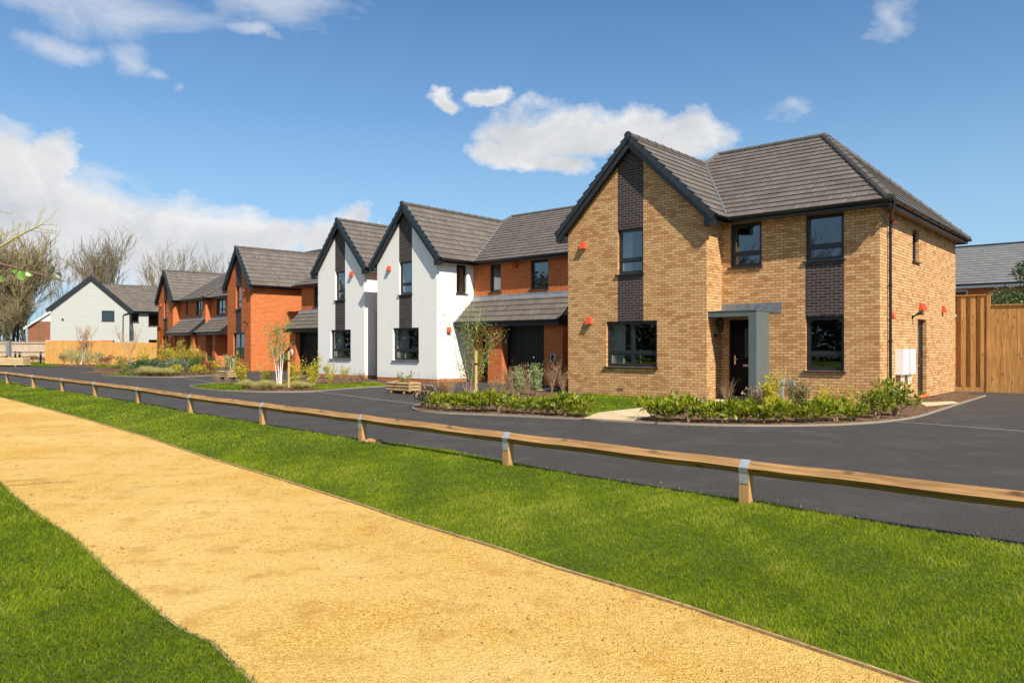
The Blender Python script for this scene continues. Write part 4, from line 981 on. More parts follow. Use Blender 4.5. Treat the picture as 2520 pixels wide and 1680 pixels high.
put(tuft('spiky green plant below the golden shrub by the porch', 'plant', L_GOLD, .5, .4, 150, 'spiky_plant', .016), G(1900,1024))
put(leggy('bronze green shrub right of the grey service pillars', 'shrub', L_OLIVE, .7, .75, 16, 40, .05, DEADT, name='bronze_shrub'), G(1965,1017))
put(leggy('olive leaved shrub under the dark lower window', 'shrub', L_GOLD, .6, .62, 10, 30, .04, DEADT, name='golden_shrub'), G(2032,1017))
put(leggy('loose golden twigged shrub left of the corner laurel', 'shrub', L_GOLD, .6, .6, 10, 22, .04, DEADT, name='golden_shrub'), G(2085,1020))
# thin bare shoots in front of the wall
twg = [leggy('bare twigs', 'shrub', L_BROWN, .55, .75, 14, 3, .03, DEADT, name='bare_twig_shrub', sub=6, r0=.005, group='bare twiggy shrubs in the near bed') for _ in range(3)]
for (x, y), nm, s in (((1110,985),'bare shrub left of the birch stems',.8),((1215,978),'bare twiggy shrub just right of the birch stake',.95),((1240,985),'bare twigs right of the birch stake, nearer the laurels',.9),((1262,975),'bare twiggy shrub in front of the left garage pier',1.2),((1300,978),'bare twigs between the two cream leaved shrubs',1.0),((1358,966),'tall bare shrub in front of the charger',1.45),((1385,968),'bare twiggy shrub at the left corner of the buff house',1.2),((1425,996),'thin bare twigs below the left edge of the big lower window',.8),((1650,1012),'thin bare shoots left of the front door',.8),((1730,1013),'bare shoots at the foot of the brick return by the porch',1.0),((1790,1010),'bare shoots in front of the front door',1.0),((1600,1008),'bare twigs beside the paved path at the lawn edge',.7)):
    dup(twg, G(x, y), s, nm)
put(leggy('orange brown dry shrub on the kerb side of the near bed', 'shrub', L_ORANGE, .9, .65, 30, 24, .028, DEADT, name='dry_brown_shrub', sub=5), G(1098,982))
vs = leggy('cream leaved upright shrub left of the garage door handle', 'shrub', L_VARI, .45, .85, 12, 34, .05, DEADT, name='variegated_shrub', curve=.1, group='cream leaved shrubs before the garage'); put(vs, G(1277,975))
v2 = copy_tree(vs); put(v2, G(1320,974), 1.0, 1.1, 'cream leaved upright shrub right of the garage door handle')
put(leggy('brown seeded shrub between the cream leaved shrubs', 'shrub', L_BROWN, .4, 1.0, 8, 40, .03, DEADT, name='dry_brown_shrub', curve=.1), G(1290,970))
put(leggy('brown seeded shrub against the left garage pier', 'shrub', L_BROWN, .5, .85, 14, 40, .03, DEADT, name='dry_brown_shrub', curve=.1), G(1250,968))
# bed with the white stemmed birch
gb = [leggy('gold', 'shrub', L_GOLD, .85, 1.05, 7, 42, .06, DEADT, name='golden_shrub', curve=.2, sub=5, bare=.02, jit=.05, group='golden shrubs of the birch bed') for _ in range(2)]
for (x, y), s, nm in (((597,951),1.0,'golden shrub in front of the far log planter'),((652,949),.72,'low golden shrub between the planter and the white birch'),((728,950),.85,'golden shrub just right of the birch stake in the middle bed'),((768,952),1.05,'tall leaning golden shrub in front of the white house corner'),((812,944),.8,'pale golden shrub below the left end of the far white house'),((846,940),.62,'small golden shrub against the white wall')): dup(gb, G(x, y), s, nm)
tw2 = leggy('bare twigs at the grass tip of the birch bed', 'shrub', L_BROWN, .7, .6, 12, 4, .03, DEADT, name='bare_twig_shrub', sub=6); put(tw2, G(537,950))
for (x, y), s, nm in (((560,948),.7,'small bare twigs beside the grass tip'),((870,941),.9,'bare reddish twigs against the white wall'),((893,943),1.0,'bare twigs near the brick corner of the far white house'),((850,945),.6,'low bare twigs in the mulch below the white gable')): c_ = copy_tree(tw2); put(c_, G(x, y), None, s, nm)
for (x, y), w_, nm in (((848,944),.9,'low brown shrub at the foot of the white wall'),((880,944),.7,'low brown shrub near the plinth of the far white house')): put(bush(nm, 'shrub', L_BROWN, w_, .35, 420, .045, name='dry_brown_shrub'), G(x, y))
sg = [tuft('sedge', 'ornamental grass', L_BLOND, 1.15, .36, 900, group='blond sedges along the birch bed kerb') for _ in range(2)]
for (x, y), s, nm in (((606,957.5),.95,'leftmost blond sedge of the birch bed'),((655,960),1.05,'wide blond sedge left of the birch foot'),((732,959),.9,'blond sedge right of the birch stake'),((688,957),.55,'small blond sedge at the foot of the white birch')):
    p = sg[0] if 'sg0' not in globals() else sg[0].copy()
    if 'sg0' in globals(): C.objects.link(p)
    sg0 = 1; put(p, G(x, y), None, s, nm)
sg[1].location = (*G(748,956), .015); sg[1].scale = (.7,.7,.7); sg[1]['label'] = 'blond sedge at the right edge of the sedge row'
# far mixed bed
for (x, y), w_, h_, lf, nm, cat_, nme in (((372,922),3.0,.85,L_DARK,'large green shrub at the left of the far yellow bed','shrub','green_shrub'),((418,922),2.2,.85,L_GREY,'grey green shrub in the middle of the far bed','shrub','green_shrub'),((455,917),1.3,.8,L_DARK,'dark shrub right of the middle of the far bed','shrub','green_shrub'),((507,915),1.5,.95,L_DARK,'dark glossy shrub behind the red bush','shrub','green_shrub'),((487,921.5),.8,.5,L_GOLD,'low yellow bush left of the red bush','shrub','golden_bush'),((507,920.5),.85,.65,L_RED,'rounded bronze red bush','shrub','red_bush'),((523,918),.8,.65,L_GOLD,'rounded yellow bush right of the red bush','shrub','golden_bush'),((432,923),.7,.5,L_GOLD,'small yellow bush in front of the dark shrubs','shrub','golden_bush'),((345,920),1.7,.7,L_GREY,'silvery shrub at the left edge of the far bed','shrub','grey_shrub')):
    put(bush(nm, cat_, lf, w_, h_, int(900*w_), .075, name=nme, clumps=24), G(x, y))
yb_ = [leggy('yellow', 'shrub', L_GOLD, 1.1, 1.62, 18, 50, .06, DEADT, name='yellow_broom', curve=.3, sub=3, bare=.3, r0=.012, jit=.05, group='tall yellow brooms of the far bed') for _ in range(2)]
for (x, y), s, nm in (((352,913),.85,'yellow broom nearest the long fence'),((412,914),1.0,'yellow broom left of the middle of the far bed'),((436,913),1.05,'tallest yellow broom in the middle of the far bed'),((462,914),.95,'yellow broom right of the middle'),((485,914),.98,'yellow broom at the right end, before the dark door')): dup(yb_, G(x, y), s, nm)
s3 = copy = sg[0].copy(); C.objects.link(s3); put(s3, G(360,925.5), None, 1.5, 'straw coloured sedge in front of the green shrubs of the far bed'); s3['group'] = 'straw sedges of the far bed'
for (x, nm) in ((385,'middle straw sedge of the far bed'),(408,'straw sedge left of the small yellow bush')): s4 = sg[0].copy(); C.objects.link(s4); put(s4, G(x,926), None, 1.3, nm); s4['group'] = 'straw sedges of the far bed'
put(bush('fern like yellow green plant at the foot of the slim birch', 'plant', L_OLIVE, 1.4, .5, 500, .08, name='low_green_plant'), G(325,923))
put(bush('low green plant in the grass tip of the far bed', 'plant', L_DARK, 1.0, .35, 300, .07, name='low_green_plant'), G(306,922))
for (x, y), h_, lf, nm in (((176,899),1.35,L_VARI,'cream leaved bush left of the white birch at the fence'),((217,900),1.25,L_VARI,'cream leaved bush right of the white birch at the fence'),((190,899.5),.8,L_VARI,'low cream leaved bush against the fence birch'),((157,898),1.0,L_GREY,'grey spiky bush at the left of the fence bed'),((239,899),1.0,L_GREY,'grey spiky bush at the right of the fence bed'),((270,903),.9,L_RED,'reddish bush at the foot of the long fence'),((300,905),.8,L_OLIVE,'small olive bush before the long fence')):
    put(bush(nm, 'shrub', lf, h_*1.1, h_, 450, .09, name='fence_bed_shrub', clumps=12), G(x, y))
# ------------------------------------------------------------------ trees
pr = random.Random(11)
def bare_tree(label, h, spread, seed, bark_m, twig_m, depth=6, r0=None, kids=(2,4), tw=.02, name='bare_tree', group=None, trunk_frac=.3, up=.35, cat='tree', forks=1):
    rnd = random.Random(seed); root = empty(name, (0,0,0), 0, label, cat, group); T = MB(); B = MB(); r0 = r0 or h*.017
    def grow(p, d, L, r, lev):
        n = 3 if lev < 3 else 2; pts = [p]; q = p.copy(); dd = d.copy()
        for i in range(n):
            dd = (dd + Vector((rnd.gauss(0,.16), rnd.gauss(0,.16), rnd.gauss(.05,.08)))*(1+.25*lev*.3)).normalized(); q = q + dd*L/n; pts.append(q.copy())
        r1 = max(r*(.62 if lev else .7), tw)
        (T if lev == 0 else B).tube(pts, [r+(r1-r)*i/n for i in range(n+1)], 7 if lev == 0 else 5 if lev < 3 else 3, cap=False)
        if lev >= depth: return
        k = rnd.randint(*kids) + (1 if lev in (1,2) else 0)
        for j in range(k):
            t = rnd.uniform(.35, 1) if j else 1.0; i = min(int(t*n), n-1); s = pts[i].lerp(pts[i+1], t*n-i)
            a = rnd.uniform(0, 2*PI); side = Vector((math.cos(a), math.sin(a), 0)); ang = rnd.uniform(.25,.75)*spread*(.6 if j == 0 else 1)
            nd = (dd*math.cos(ang) + side*math.sin(ang) + Vector((0,0,up*.5))).normalized()
            grow(s, nd, L*rnd.uniform(.58,.86), max(r1*rnd.uniform(.6,.9), tw), lev+1)
    for f_ in range(forks):
        a = rnd.uniform(0, 2*PI); d0 = Vector((math.cos(a)*.16*(forks > 1), math.sin(a)*.16*(forks > 1), 1)).normalized()
        grow(Vector((0,0,-.1)), d0, h*trunk_frac, r0, 0)
    # normalise the height
    top = max(v[2] for v in B.v); k = h/top
    for M_ in (T, B): M_.v = [(x*k, y*k, z*k) for x, y, z in M_.v]
    T.build('trunk', bark_m, root); B.build('crown', twig_m, root); return root
tp = [bare_tree('t', 15, .85, s, BARK, TWIG, depth=5, tw=.016, r0=.2, kids=(2,4), up=.6, trunk_frac=.34, group='bare trees behind the houses') for s in (3, 8, 21)]
def place_tree(protos, i, px, d, toppx, label, group=None, rz=None, wide=1.0):
    p = protos[i]
    if p.get('_u'): o = copy_tree(p)
    else: o = p; p['_u'] = 1
    x, y = AT(px, d); hgt = H + (HY-toppx)/F*d; s = hgt/15
    o.location = (x, y, 0); o.rotation_euler = (0,0, pr.uniform(0,6.28) if rz is None else rz); o.scale = (s*wide, s*wide, s); o['label'] = label
    if group: o['group'] = group
    return o
for i, px, d, tp_, nm, w_ in ((0,202,92,572,'bare tree rising left of the apex of the clad house',.8),(1,242,96,560,'bare tree rising just right of the apex of the clad house',.75),(2,322,90,556,'broad bare tree behind the ridge of the clad house',1.15),(0,372,94,590,'bare tree between the clad house ridge and the red brick gable',.8),
        (1,420,88,585,'bare tree above the left end of the far red brick roof',1.0),(2,466,92,603,'bare tree above the middle of the far red brick roof',.75),(0,520,90,597,'bare tree left of the nearer red brick gable, second from it',.85),(1,545,96,610,'bare tree partly hidden by the nearer red brick gable',.85),(1,150,98,600,'slim bare tree between the thicket and the clad house',.7),(2,284,99,585,'bare tree above the right slope of the clad house gable',.8),(1,395,97,598,'bare tree just left of the far red brick gable peak',.7),(0,492,97,606,'slim bare tree above the right end of the far red brick roof',.7)):
    place_tree(tp, i, px, d, tp_, nm, wide=w_)
tk = [bare_tree('k', 15, 1.0, s, BARK, TWIGD, depth=5, tw=.017, kids=(2,4), trunk_frac=.22, forks=3, up=.4, r0=.13) for s in (5, 14)]
for i, (px, d, tp_, w_, nm) in enumerate(((5,79,545,1.0,'dense olive brown tree at the left edge of the picture'),(40,82,560,.9,'dense bare tree right of the leftmost one'),(-45,78,520,1.3,'dense bare tree cut by the left frame edge'),(62,92,620,.6,'lower dense bare tree at the right of the thicket'),(18,88,560,1.1,'dense bare tree deep in the thicket'),(-20,88,565,1.3,'dense bare tree behind the leftmost one'),(-120,80,520,1.3,'dense bare tree outside the left edge'),(52,80,700,.8,'low dense tree in front of the thicket'),(0,78,690,1.1,'low dense tree behind the weathered fence'),(30,79,720,.9,'lowest dense tree above the weathered fence'))):
    place_tree(tk, i % 2, px, d, tp_, nm, 'trees of the thicket at the left', wide=w_)
ft = bare_tree('slim forked bare tree standing before the far brick house', 10.5, .8, 33, BARK, TWIG, depth=5, tw=.01, kids=(2,2), trunk_frac=.42, r0=.12); ft.location = (*AT(101,72),0); s_ = (H+210/F*72)/10.5; ft.scale = (s_*.55,s_*.55,s_)
for k, (x, y, s) in enumerate(((-24,-6,.75),(-30,-1,.8),(-22,-14,.8),(-34,-10,.9),(-16,-19,.8),(-30,6,.7))):
    o = copy_tree(tp[k % 3]); o.location = (x,y,0); o.scale = (s,s,s); o.rotation_euler = (0,0,k*1.3); o['group'] = 'bare trees mirrored in the windows'; o['label'] = 'bare tree behind the photographer, mirrored in the window panes'
wpts = [(-54,50),(-50,22),(-43,-4),(-30,-24),(-12,-36)]; n = 46000; tq = rng.uniform(0,len(wpts)-1.001,n); ii = tq.astype(int); fq = tq-ii; WP = np.array(wpts, float)
Pw = np.zeros((n,3)); Pw[:,:2] = WP[ii]*(1-fq)[:,None]+WP[ii+1]*fq[:,None]+rng.normal(0,1.6,(n,2)); tops = 6.5+1.6*np.sin(tq*7)+1.1*np.sin(tq*19+1)+.7*np.sin(tq*43); Pw[:,2] = rng.uniform(0,1,n)**.8*tops
V, Fc, T_ = leafmesh(Pw, rng.normal(size=(n,3)), rng.uniform(.3,.75,n), rng.random(n), wid=.5)
tag(npmesh('woodland', V, Fc, leaf_mat('woodland_leaf', [(.03,.035,.012),(.07,.075,.03),(.12,.10,.05)], .15), tint=T_), 'dark woodland edge behind the photographer, mirrored in the lower windows', 'woodland', None, 'stuff')
# young birches
b1 = leggy('young leafy birch tied to a round stake before the black garage door', 'tree', L_BIRCH, 1.7, 2.85, 7, 60, .040, BIRCHT, name='birch_tree', sub=9, bare=.25, r0=.012, jit=.10, curve=-.25, wid=.8)
put(b1, G(1151,974))
def stake(label, xy, h, r=.035):
    e = empty('tree_stake', (xy[0], xy[1], 0), 0, label, 'stake', 'round tree stakes')
    m = MB(); m.tube([(0,0,-.1),(0,0,h-.02),(0,0,h)], [r,r,r*.85], 12); m.build('stake', STAKEW, e, bevel=0)
    m = MB(); m.tube([(0,0,h*.72),(0,0,h*.75)], r*1.25, 12); m.build('tie', BLACK, e); return e
stake('round wooden stake beside the leafy birch in the near bed', (-.985,20.2), 1.36, .045)
wb = empty('birch_tree', (-8.42,26.9,0), .4, 'young white stemmed birch beside a stake in the middle bed', 'tree')
T = MB(); Br = MB(); P_ = []; D_ = []; rn = random.Random(5)
for tx, ty, hh in ((-.10,.02,2.3),(.16,.05,2.5),(.03,-.08,2.2),(-.3,.1,1.9)):
    pts = [Vector((tx*.25,ty*.6,-.05)), Vector((tx*.4,ty*.7,.5)), Vector((tx*.65,ty*.8,.95)), Vector((tx*1.0,ty,1.5)), Vector((tx*1.4,ty*1.2,hh))]
    T.tube(pts[:4], [.024,.020,.016,.011], 7, cap=False); Br.tube(pts[3:], [.013,.004], 4, cap=False)
    for k in range(34):
        t = rn.uniform(1.6,4); i = min(int(t),3); s = pts[i].lerp(pts[i+1], t-i); a = rn.uniform(0,6.28); d = Vector((math.cos(a),math.sin(a),rn.uniform(.4,1.2))).normalized()*rn.uniform(.3,.7)
        q = [s, s+d*.5, s+d+Vector((0,0,-.04))]; Br.tube(q, [.005,.0035,.002], 3, cap=False)
        for z in range(16): u_ = rn.uniform(.2,1)*1.99; j = min(int(u_),1); p = q[j].lerp(q[j+1],u_-j); P_.append(tuple(p+Vector((rn.gauss(0,.03),rn.gauss(0,.03),rn.gauss(0,.03))))); D_.append((rn.gauss(0,1),rn.gauss(0,1),rn.gauss(0,1)))
T.build('trunk', BIRCH, wb); Br.build('branches', BIRCHT, wb)
V, Fc, T_ = leafmesh(np.array(P_), np.array(D_), rng.uniform(.025,.046,len(P_)), rng.random(len(P_)), wid=.8); npmesh('foliage', V, Fc, L_BIRCH, wb, T_)
stake('round wooden stake beside the white stemmed birch', (-7.98,26.5), 1.30, .042)
def slim_birch(label, xy, h, wtop, seed, stems=2):
    r = bare_tree(label, h, .6, seed, BIRCH, BIRCHT, depth=4, r0=.045, tw=.006, name='birch_tree', trunk_frac=.42, up=.9, forks=stems); r.location = (*xy, 0); return r
slim_birch('young birch with white forked stems before the long timber fence', G(198,896.5), 3.3, 1.5, 4)
slim_birch('slim bare birch at the left of the far yellow bed', G(325,915.5), 2.75, 1, 9, 1)
ev = empty('evergreen_tree', (*AT(2545,27.5),0), 0, 'glossy evergreen with cream tips rising behind the timber fence on the right', 'tree')
m = MB(); m.tube([(0,0,0),(.1,0,1.5),(0,.1,3)], [.12,.09,.05], 8); m.build('trunk', BARK, ev)
cs = [(-1.35,0,2.9,.62),(-.8,.2,3.15,.62),(-.3,0,2.9,.7),(.3,0,3.3,.8),(-.25,.1,4.25,.42),(.2,.1,4.35,.6),(.9,0,3.6,.9),(1.2,0,2.6,.9),(0,.3,2.2,.9),(-1,.2,2.2,.8),(-1.45,.3,2.3,.5)]
pp = []; 
for x, y, z, r in cs:
    n = int(1500*r); d = rng.normal(size=(n,3)); d /= np.linalg.norm(d,axis=1,keepdims=True); pp.append(np.array([x,y,z])+d*(r*rng.uniform(.5,1.08,(n,1))))
pp = np.concatenate(pp); n = len(pp); tt = np.clip(rng.normal(.45,.25,n),0,1)
V, Fc, T_ = leafmesh(pp, rng.normal(size=(n,3))+[0,0,.4], rng.uniform(.05,.11,n), tt, wid=.6)
npmesh('crown', V, Fc, leaf_mat('cream_tipped_evergreen_leaf', [(.02,.045,.012),(.05,.10,.025),(.10,.16,.04),(.45,.42,.22)], .2), ev, T_)
# ------------------------------------------------------------------ knee rail
PO = [(-22.9,31.8),(-19.75,29.0),(-16.76,25.95),(-14.55,23.98),(-12.19,21.67),(-9.70,19.24),(-7.10,16.38),(-4.69,13.96),(-2.33,11.56),(-.05,9.22),(2.21,7.0),(4.47,4.87),(6.8,2.8)]
ZO = [.045,.045,.045,.02,.015,0,0,.0,0,0,0,0,0]
kr = empty('knee_rail', (0,0,0), 0, 'long timber knee rail of square posts and diamond set rails along the road verge', 'fence')
hd = .066
for i, (x, y) in enumerate(PO):
    a = PO[max(i-1,0)]; b = PO[min(i+1,len(PO)-1)]; ang = math.atan2(b[1]-a[1], b[0]-a[0]); zo = ZO[i]
    pz = .355+zo
    m = MB(); m.box(-.048,.048,-.05,.05,-.2,pz-hd*.35); o = m.build('post', POSTW, kr, bevel=.004); o.location = (x,y,0); o.rotation_euler.z = ang
    s = MB(); e = .004; prof = [(.07+e,pz-.01),(0,pz+hd+e*1.4),(-.0685,pz+.002),(-.054,pz-.062),(-.054,pz-.15)]
    pr2 = [(q*.96, z_-.003) for q, z_ in prof]
    for P1 in (prof, pr2):
        for (q0,z0),(q1,z1) in zip(P1, P1[1:]): s.poly([(-.045,q0,z0),(.045,q0,z0),(.045,q1,z1),(-.045,q1,z1)])
    for xx in (-.045,.045):
        for k in range(len(prof)-1): s.poly([(xx,*prof[k]),(xx,*prof[k+1]),(xx,*pr2[k+1]),(xx,*pr2[k])])
    o = s.build('metal_strap', GALV, kr); o.location = (x,y,0); o.rotation_euler.z = ang
    for q, z_ in ((.012,pz-.095),(-.014,pz-.128)): n_ = MB(); n_.tube([(q,-.054,z_),(q,-.058,z_)], .004, 6); n_.build('nail', CHROME, o)
    if i < len(PO)-1:
        x2, y2 = PO[i+1]; L = math.hypot(x2-x, y2-y); ag = math.atan2(y2-y, x2-x); z2 = .355+ZO[i+1]
        r = MB(); n = 14; rn2 = random.Random(i)
        for j in range(n+1):
            pass
        pts = [[(L*j/n, dq*hd+rn2.gauss(0,.0012), pz+(z2-pz)*j/n+dz*hd+rn2.gauss(0,.0012)+.004*math.sin(j*.9+i)) for dq, dz in ((0,1),(-1,0),(0,-1),(1,0))] for j in range(n+1)]
        for j in range(n):
            for k in range(4): r.poly([pts[j][k], pts[j+1][k], pts[j+1][(k+1)%4], pts[j][(k+1)%4]])
        r.poly(pts[0]); r.poly(pts[-1])
        o = r.build('rail', RAILW, kr, bevel=.004); o.location = (x,y,0); o.rotation_euler.z = ag
# ------------------------------------------------------------------ fences
def board_fence(name, label, p, q, h, bw, mat, group=None, style='close', gap=.004, cap=True, gravel=False, hq=None, endpost=False, rails=False):
    L = math.hypot(q[0]-p[0], q[1]-p[1]); a = math.atan2(q[1]-p[1], q[0]-p[0]); e = empty(name, (p[0],p[1],0), a, label, 'fence', group)
    hq = hq or h; n = max(1, int(L/bw)); w = L/n; rn = random.Random(len(label)); b = MB(); z0 = .14 if gravel else -.05
    for i in range(n):
        hh = h+(hq-h)*i/n
        if style == 'hit': y = -.03 if i % 2 else .03; b.box(i*w+(0 if i % 2 else -.0), (i+1)*w-gap, y, y+.02, z0, hh)
        elif style == 'feather': b.poly([(i*w,-.022,z0),((i+1)*w+.01,-.006,z0),((i+1)*w+.01,-.006,hh+rn.uniform(-.01,.01)),(i*w,-.022,hh)]); b.poly([(i*w,-.022,z0),(i*w,-.006,z0),(i*w,-.006,hh),(i*w,-.022,hh)])
        else: y = rn.uniform(-.004,.004); b.box(i*w, (i+1)*w-gap, y-.02, y, z0, hh+rn.uniform(-.004,.004))
    b.build('boards', mat, e)
    if cap: m = MB(); m.box(-.02, L+.02, -.06, .05, h, h+.035) if hq == h else m.poly([(0,-.03,h),(L,-.03,hq),(L,.03,hq+.03),(0,.03,h+.03)]); m.build('capping_rail', mat, e)
    if gravel: m = MB(); m.box(0, L, -.03, .02, -.05, .135); m.build('gravel_board', mat, e)
    if rails:
        for z in (.3, .95, h-.12): m = MB(); m.box(0, L, -.09, -.035, z-.05, z+.05); m.build('rail', mat, e)
    if endpost:
        m = MB(); m.box(L-.1, L, -.06, .06, -.05, h+.04); m.build('post', mat, e)
    return e
uY = (math.cos(UA), math.sin(UA)); vY = (-math.sin(UA), math.cos(UA)); WY = lambda x, y: (HA[0]+x*uY[0]+y*vY[0], HA[1]+x*uY[1]+y*vY[1])
board_fence('timber_fence', 'tall hit and miss timber fence panel against the side of the buff brick house', WY(.02,8.62), WY(.98,8.62), 3.12, .127, FENCEW, 'timber fences right of the buff house', 'hit', gap=.0, gravel=True, endpost=True)
board_fence('timber_fence', 'lower close boarded timber fence running out of the picture on the right', WY(.99,8.66), WY(7.5,8.66), 2.78, .14, FENCEW, 'timber fences right of the buff house')
board_fence('timber_gate', 'narrow tall timber gate between the two white houses', WY(-21.95,1.9), WY(-20.7,1.9), 2.95, .14, FENCEW, None, 'close')
board_fence('long_timber_fence', 'long golden feather edged fence below the pale clad house', (-37.9,60.2), (-27.9,58.2), 1.88, .125, FENCEF, None, 'feather', cap=False, hq=1.72)
board_fence('timber_fence', 'short tall timber fence against the far red brick house', (-27.85,58.1), (-28.55,60.15), 2.95, .14, FENCEF, None, 'close')
board_fence('weathered_fence', 'greyish weathered fence with horizontal rails at the far left', AT(-260,68.5), AT(112,70), 1.85, .12, WEATH, None, 'close', cap=True, rails=True)
m = MB(); m.box(-.16,.16,-.15,.15,-.1,1.95); o = m.build('concrete_post', plain('blue_grey_concrete', (.17,.18,.20), .8, .2, 3)); o.location = (*AT(21,68),0); tag(o, 'blue grey post standing against the weathered fence', 'post')
k2 = empty('far_knee_rail', (0,0,0), 0, 'low brown knee rail behind the black bollards at the far left', 'fence')
a_, b_ = Vector((*AT(-160,67),0)), Vector((*AT(109,67.5),0))
m = MB(); m.tube([a_+Vector((0,0,.42)), b_+Vector((0,0,.42))], .065, 4); m.build('rail', RAILW, k2)
for t in (.02,.35,.67,.99): c_ = a_.lerp(b_, t); m = MB(); m.box(c_.x-.05,c_.x+.05,c_.y-.05,c_.y+.05,-.1,.40); m.build('post', POSTW, k2)
for px, dd, nm in ((37.6,66,'leftmost black bollard, furthest back'),(48.3,62,'middle black bollard behind the pale log planter'),(100.2,62.5,'black bollard beside the left end of the long fence')):
    e = empty('bollard', (*AT(px,dd),0), 0, nm, 'bollard', 'black bollards at the far left')
    m = MB(); m.tube([(0,0,-.05),(0,0,.78),(0,0,.79),(0,0,.83),(0,0,.84),(0,0,.93),(0,0,1.0)], [.085,.078,.062,.062,.08,.08,.035], 14); m.build('bollard_body', BLACK, e)
    m = MB(); m.tube([(0,0,.798),(0,0,.822)], .066, 14); m.build('white_band', WHITEP, e)
# low dark planting between bollards and the weathered fence
for px, nm in ((72,'low reddish hedge piece behind the bollards, left of the end bollard'),(88,'low reddish hedge piece next to the end bollard'),(20,'low dark hedge behind the pale planter')):
    put(bush(nm, 'hedge', L_RED, 2.2, .55, 700, .08, name='low_hedge'), AT(px, 66))
# ------------------------------------------------------------------ log planters
def planter(label, xy, rz, L, W, r, rows, mat, group='log planters standing on the asphalt'):
    e = empty('log_planter', (xy[0], xy[1], 0), rz, label, 'planter', group); m = MB(); z = .07+r
    for k in range(rows):
        zz = z+k*2*r*.96
        [MB().tube([(-.03,yy,zz),(L+.03,yy,zz)], r, 12).build('log', mat, e) for yy in (0,W)]
    for k in range(rows):
        zz = z+k*2*r*.96+.004; [MB().tube([(x,.04,zz),(x,W-.04,zz)], r, 12).build('end_log', mat, e) for x in (.02,L-.02)]
    for x in (L*.2, L*.8): MB().tube([(x,-.06,.04),(x,W+.06,.04)], .035, 10).build('foot', mat, e)
    m = MB(); m.box(.04,L-.04,.04,W-.04,z,z+rows*2*r*.9-r); m.build('soil', MULCH, e); return e
planter('brown log planter on the asphalt before the near white gable', (-3.93,23.5), UA, 1.02, .42, .05, 3, LOGW)
pl = leggy('small leafy plants growing in the near log planter', 'plant', L_LAUREL, .8, .42, 7, 14, .06, DEADT, name='potted_plant', sub=2, curve=.1, lean=1.2); put(pl, (-3.35,23.25), z=.28)
put(tuft('pale dry tuft in the near log planter', 'plant', L_BLOND, .45, .2, 160, 'potted_plant', .008), (-3.45,23.35), z=.30)
planter('brown log planter behind the golden shrubs of the middle bed', (-13.35,33.55), UA, 1.0, .42, .05, 3, LOGW)
put(leggy('pale shrub growing in the further log planter', 'plant', L_VARI, .9, .8, 12, 26, .06, DEADT, name='potted_plant', curve=.1), (-12.8,33.35), z=.28)
planter('pale new log planter at the far left edge of the road', (AT(-36,53)[0],53.0), -.03, 2.75, .7, .07, 4, LOGP)
# service pillars
def pillar(label, xy, h, w=.085, hw=.15, rz=UA, cable=False):
    e = empty('service_pillar', (xy[0], xy[1], 0), rz, label, 'service pillar', None)
    m = MB(); m.box(-w/2,w/2,-w/2,w/2,-.1,h-.16); m.build('pillar', LIGHTG, e, bevel=.008); m = MB(); m.box(-hw/2,hw/2,-hw/2-.01,hw/2,h-.16,h); m.build('head', LIGHTG, e, bevel=.012); 
    if cable: m = MB(); m.tube([(-.08,-.05,h-.2),(-.16,-.08,h-.28),(-.2,-.08,h-.45),(-.16,-.05,.0)], .014, 6); m.build('cable', WHITEP, e)
    return e
pillar('grey service pillar with a square head in front of the buff house wall', WY(-2.2,-.55), .66)
pillar('second grey service pillar, lower and nearer the dark window', WY(-1.98,-.42), .60)
pillar('pale grey charging pillar before the red brick gable', (-15.35,40.8), .80, .1, .2, UB, True)
# ------------------------------------------------------------------ near twigs at the left edge
bb_ = empty('bramble', (-4.3,2.6,0), 0, 'purple bramble shoot with a few green leaves reaching in from the left', 'plant'); o0 = Vector((-4.3,2.6,0))
pts = [Vector(p)-o0 for p in ((-4.3,2.6,0),(-4.15,2.65,.9),(-3.6,2.8,1.65),(-2.8,2.9,1.93),(AT(0,3)[0],3,1.83),(AT(60,3)[0],3,1.806),(AT(110,3)[0],3,1.782),(AT(166,3)[0],3,1.757))]
m = MB(); m.tube(pts, [.008,.007,.006,.005,.0042,.0036,.003,.0016], 7)
for k in range(26):
    t = 3.2+k*.145; i = min(int(t),6); s = pts[i].lerp(pts[i+1], t-i); a = k*2.4; d = Vector((.2,math.cos(a),math.sin(a)))*.009; m.tube([s, s+d], [.002,.0003], 4)
m.build('stem', PURPLE, bb_)
def big_leaf(c, d, n, s):
    c, d, n = Vector(c), Vector(d).normalized(), Vector(n); w = d.cross(n).normalized(); n = w.cross(d)
    m = MB(); K = 8; L_ = []; R_ = []; Md = []
    for j in range(K+1):
        t = j/K; ww = s*.42*math.sin(PI*min(t*1.02,1))**.75*(1-.12*(j%2)); q = c + d*s*t + n*(-.12*s*t*t)
        Md.append(q); L_.append(q+w*ww+n*s*.08); R_.append(q-w*ww+n*s*.08)
    for j in range(K): m.poly([Md[j],L_[j],L_[j+1],Md[j+1]]); m.poly([Md[j],Md[j+1],R_[j+1],R_[j]])
    return m
BL = plain('bramble_leaf_green', (.13,.24,.03), .4, .35, 30); BLD = plain('dark_bramble_leaf', (.05,.055,.02), .45, .3, 30)
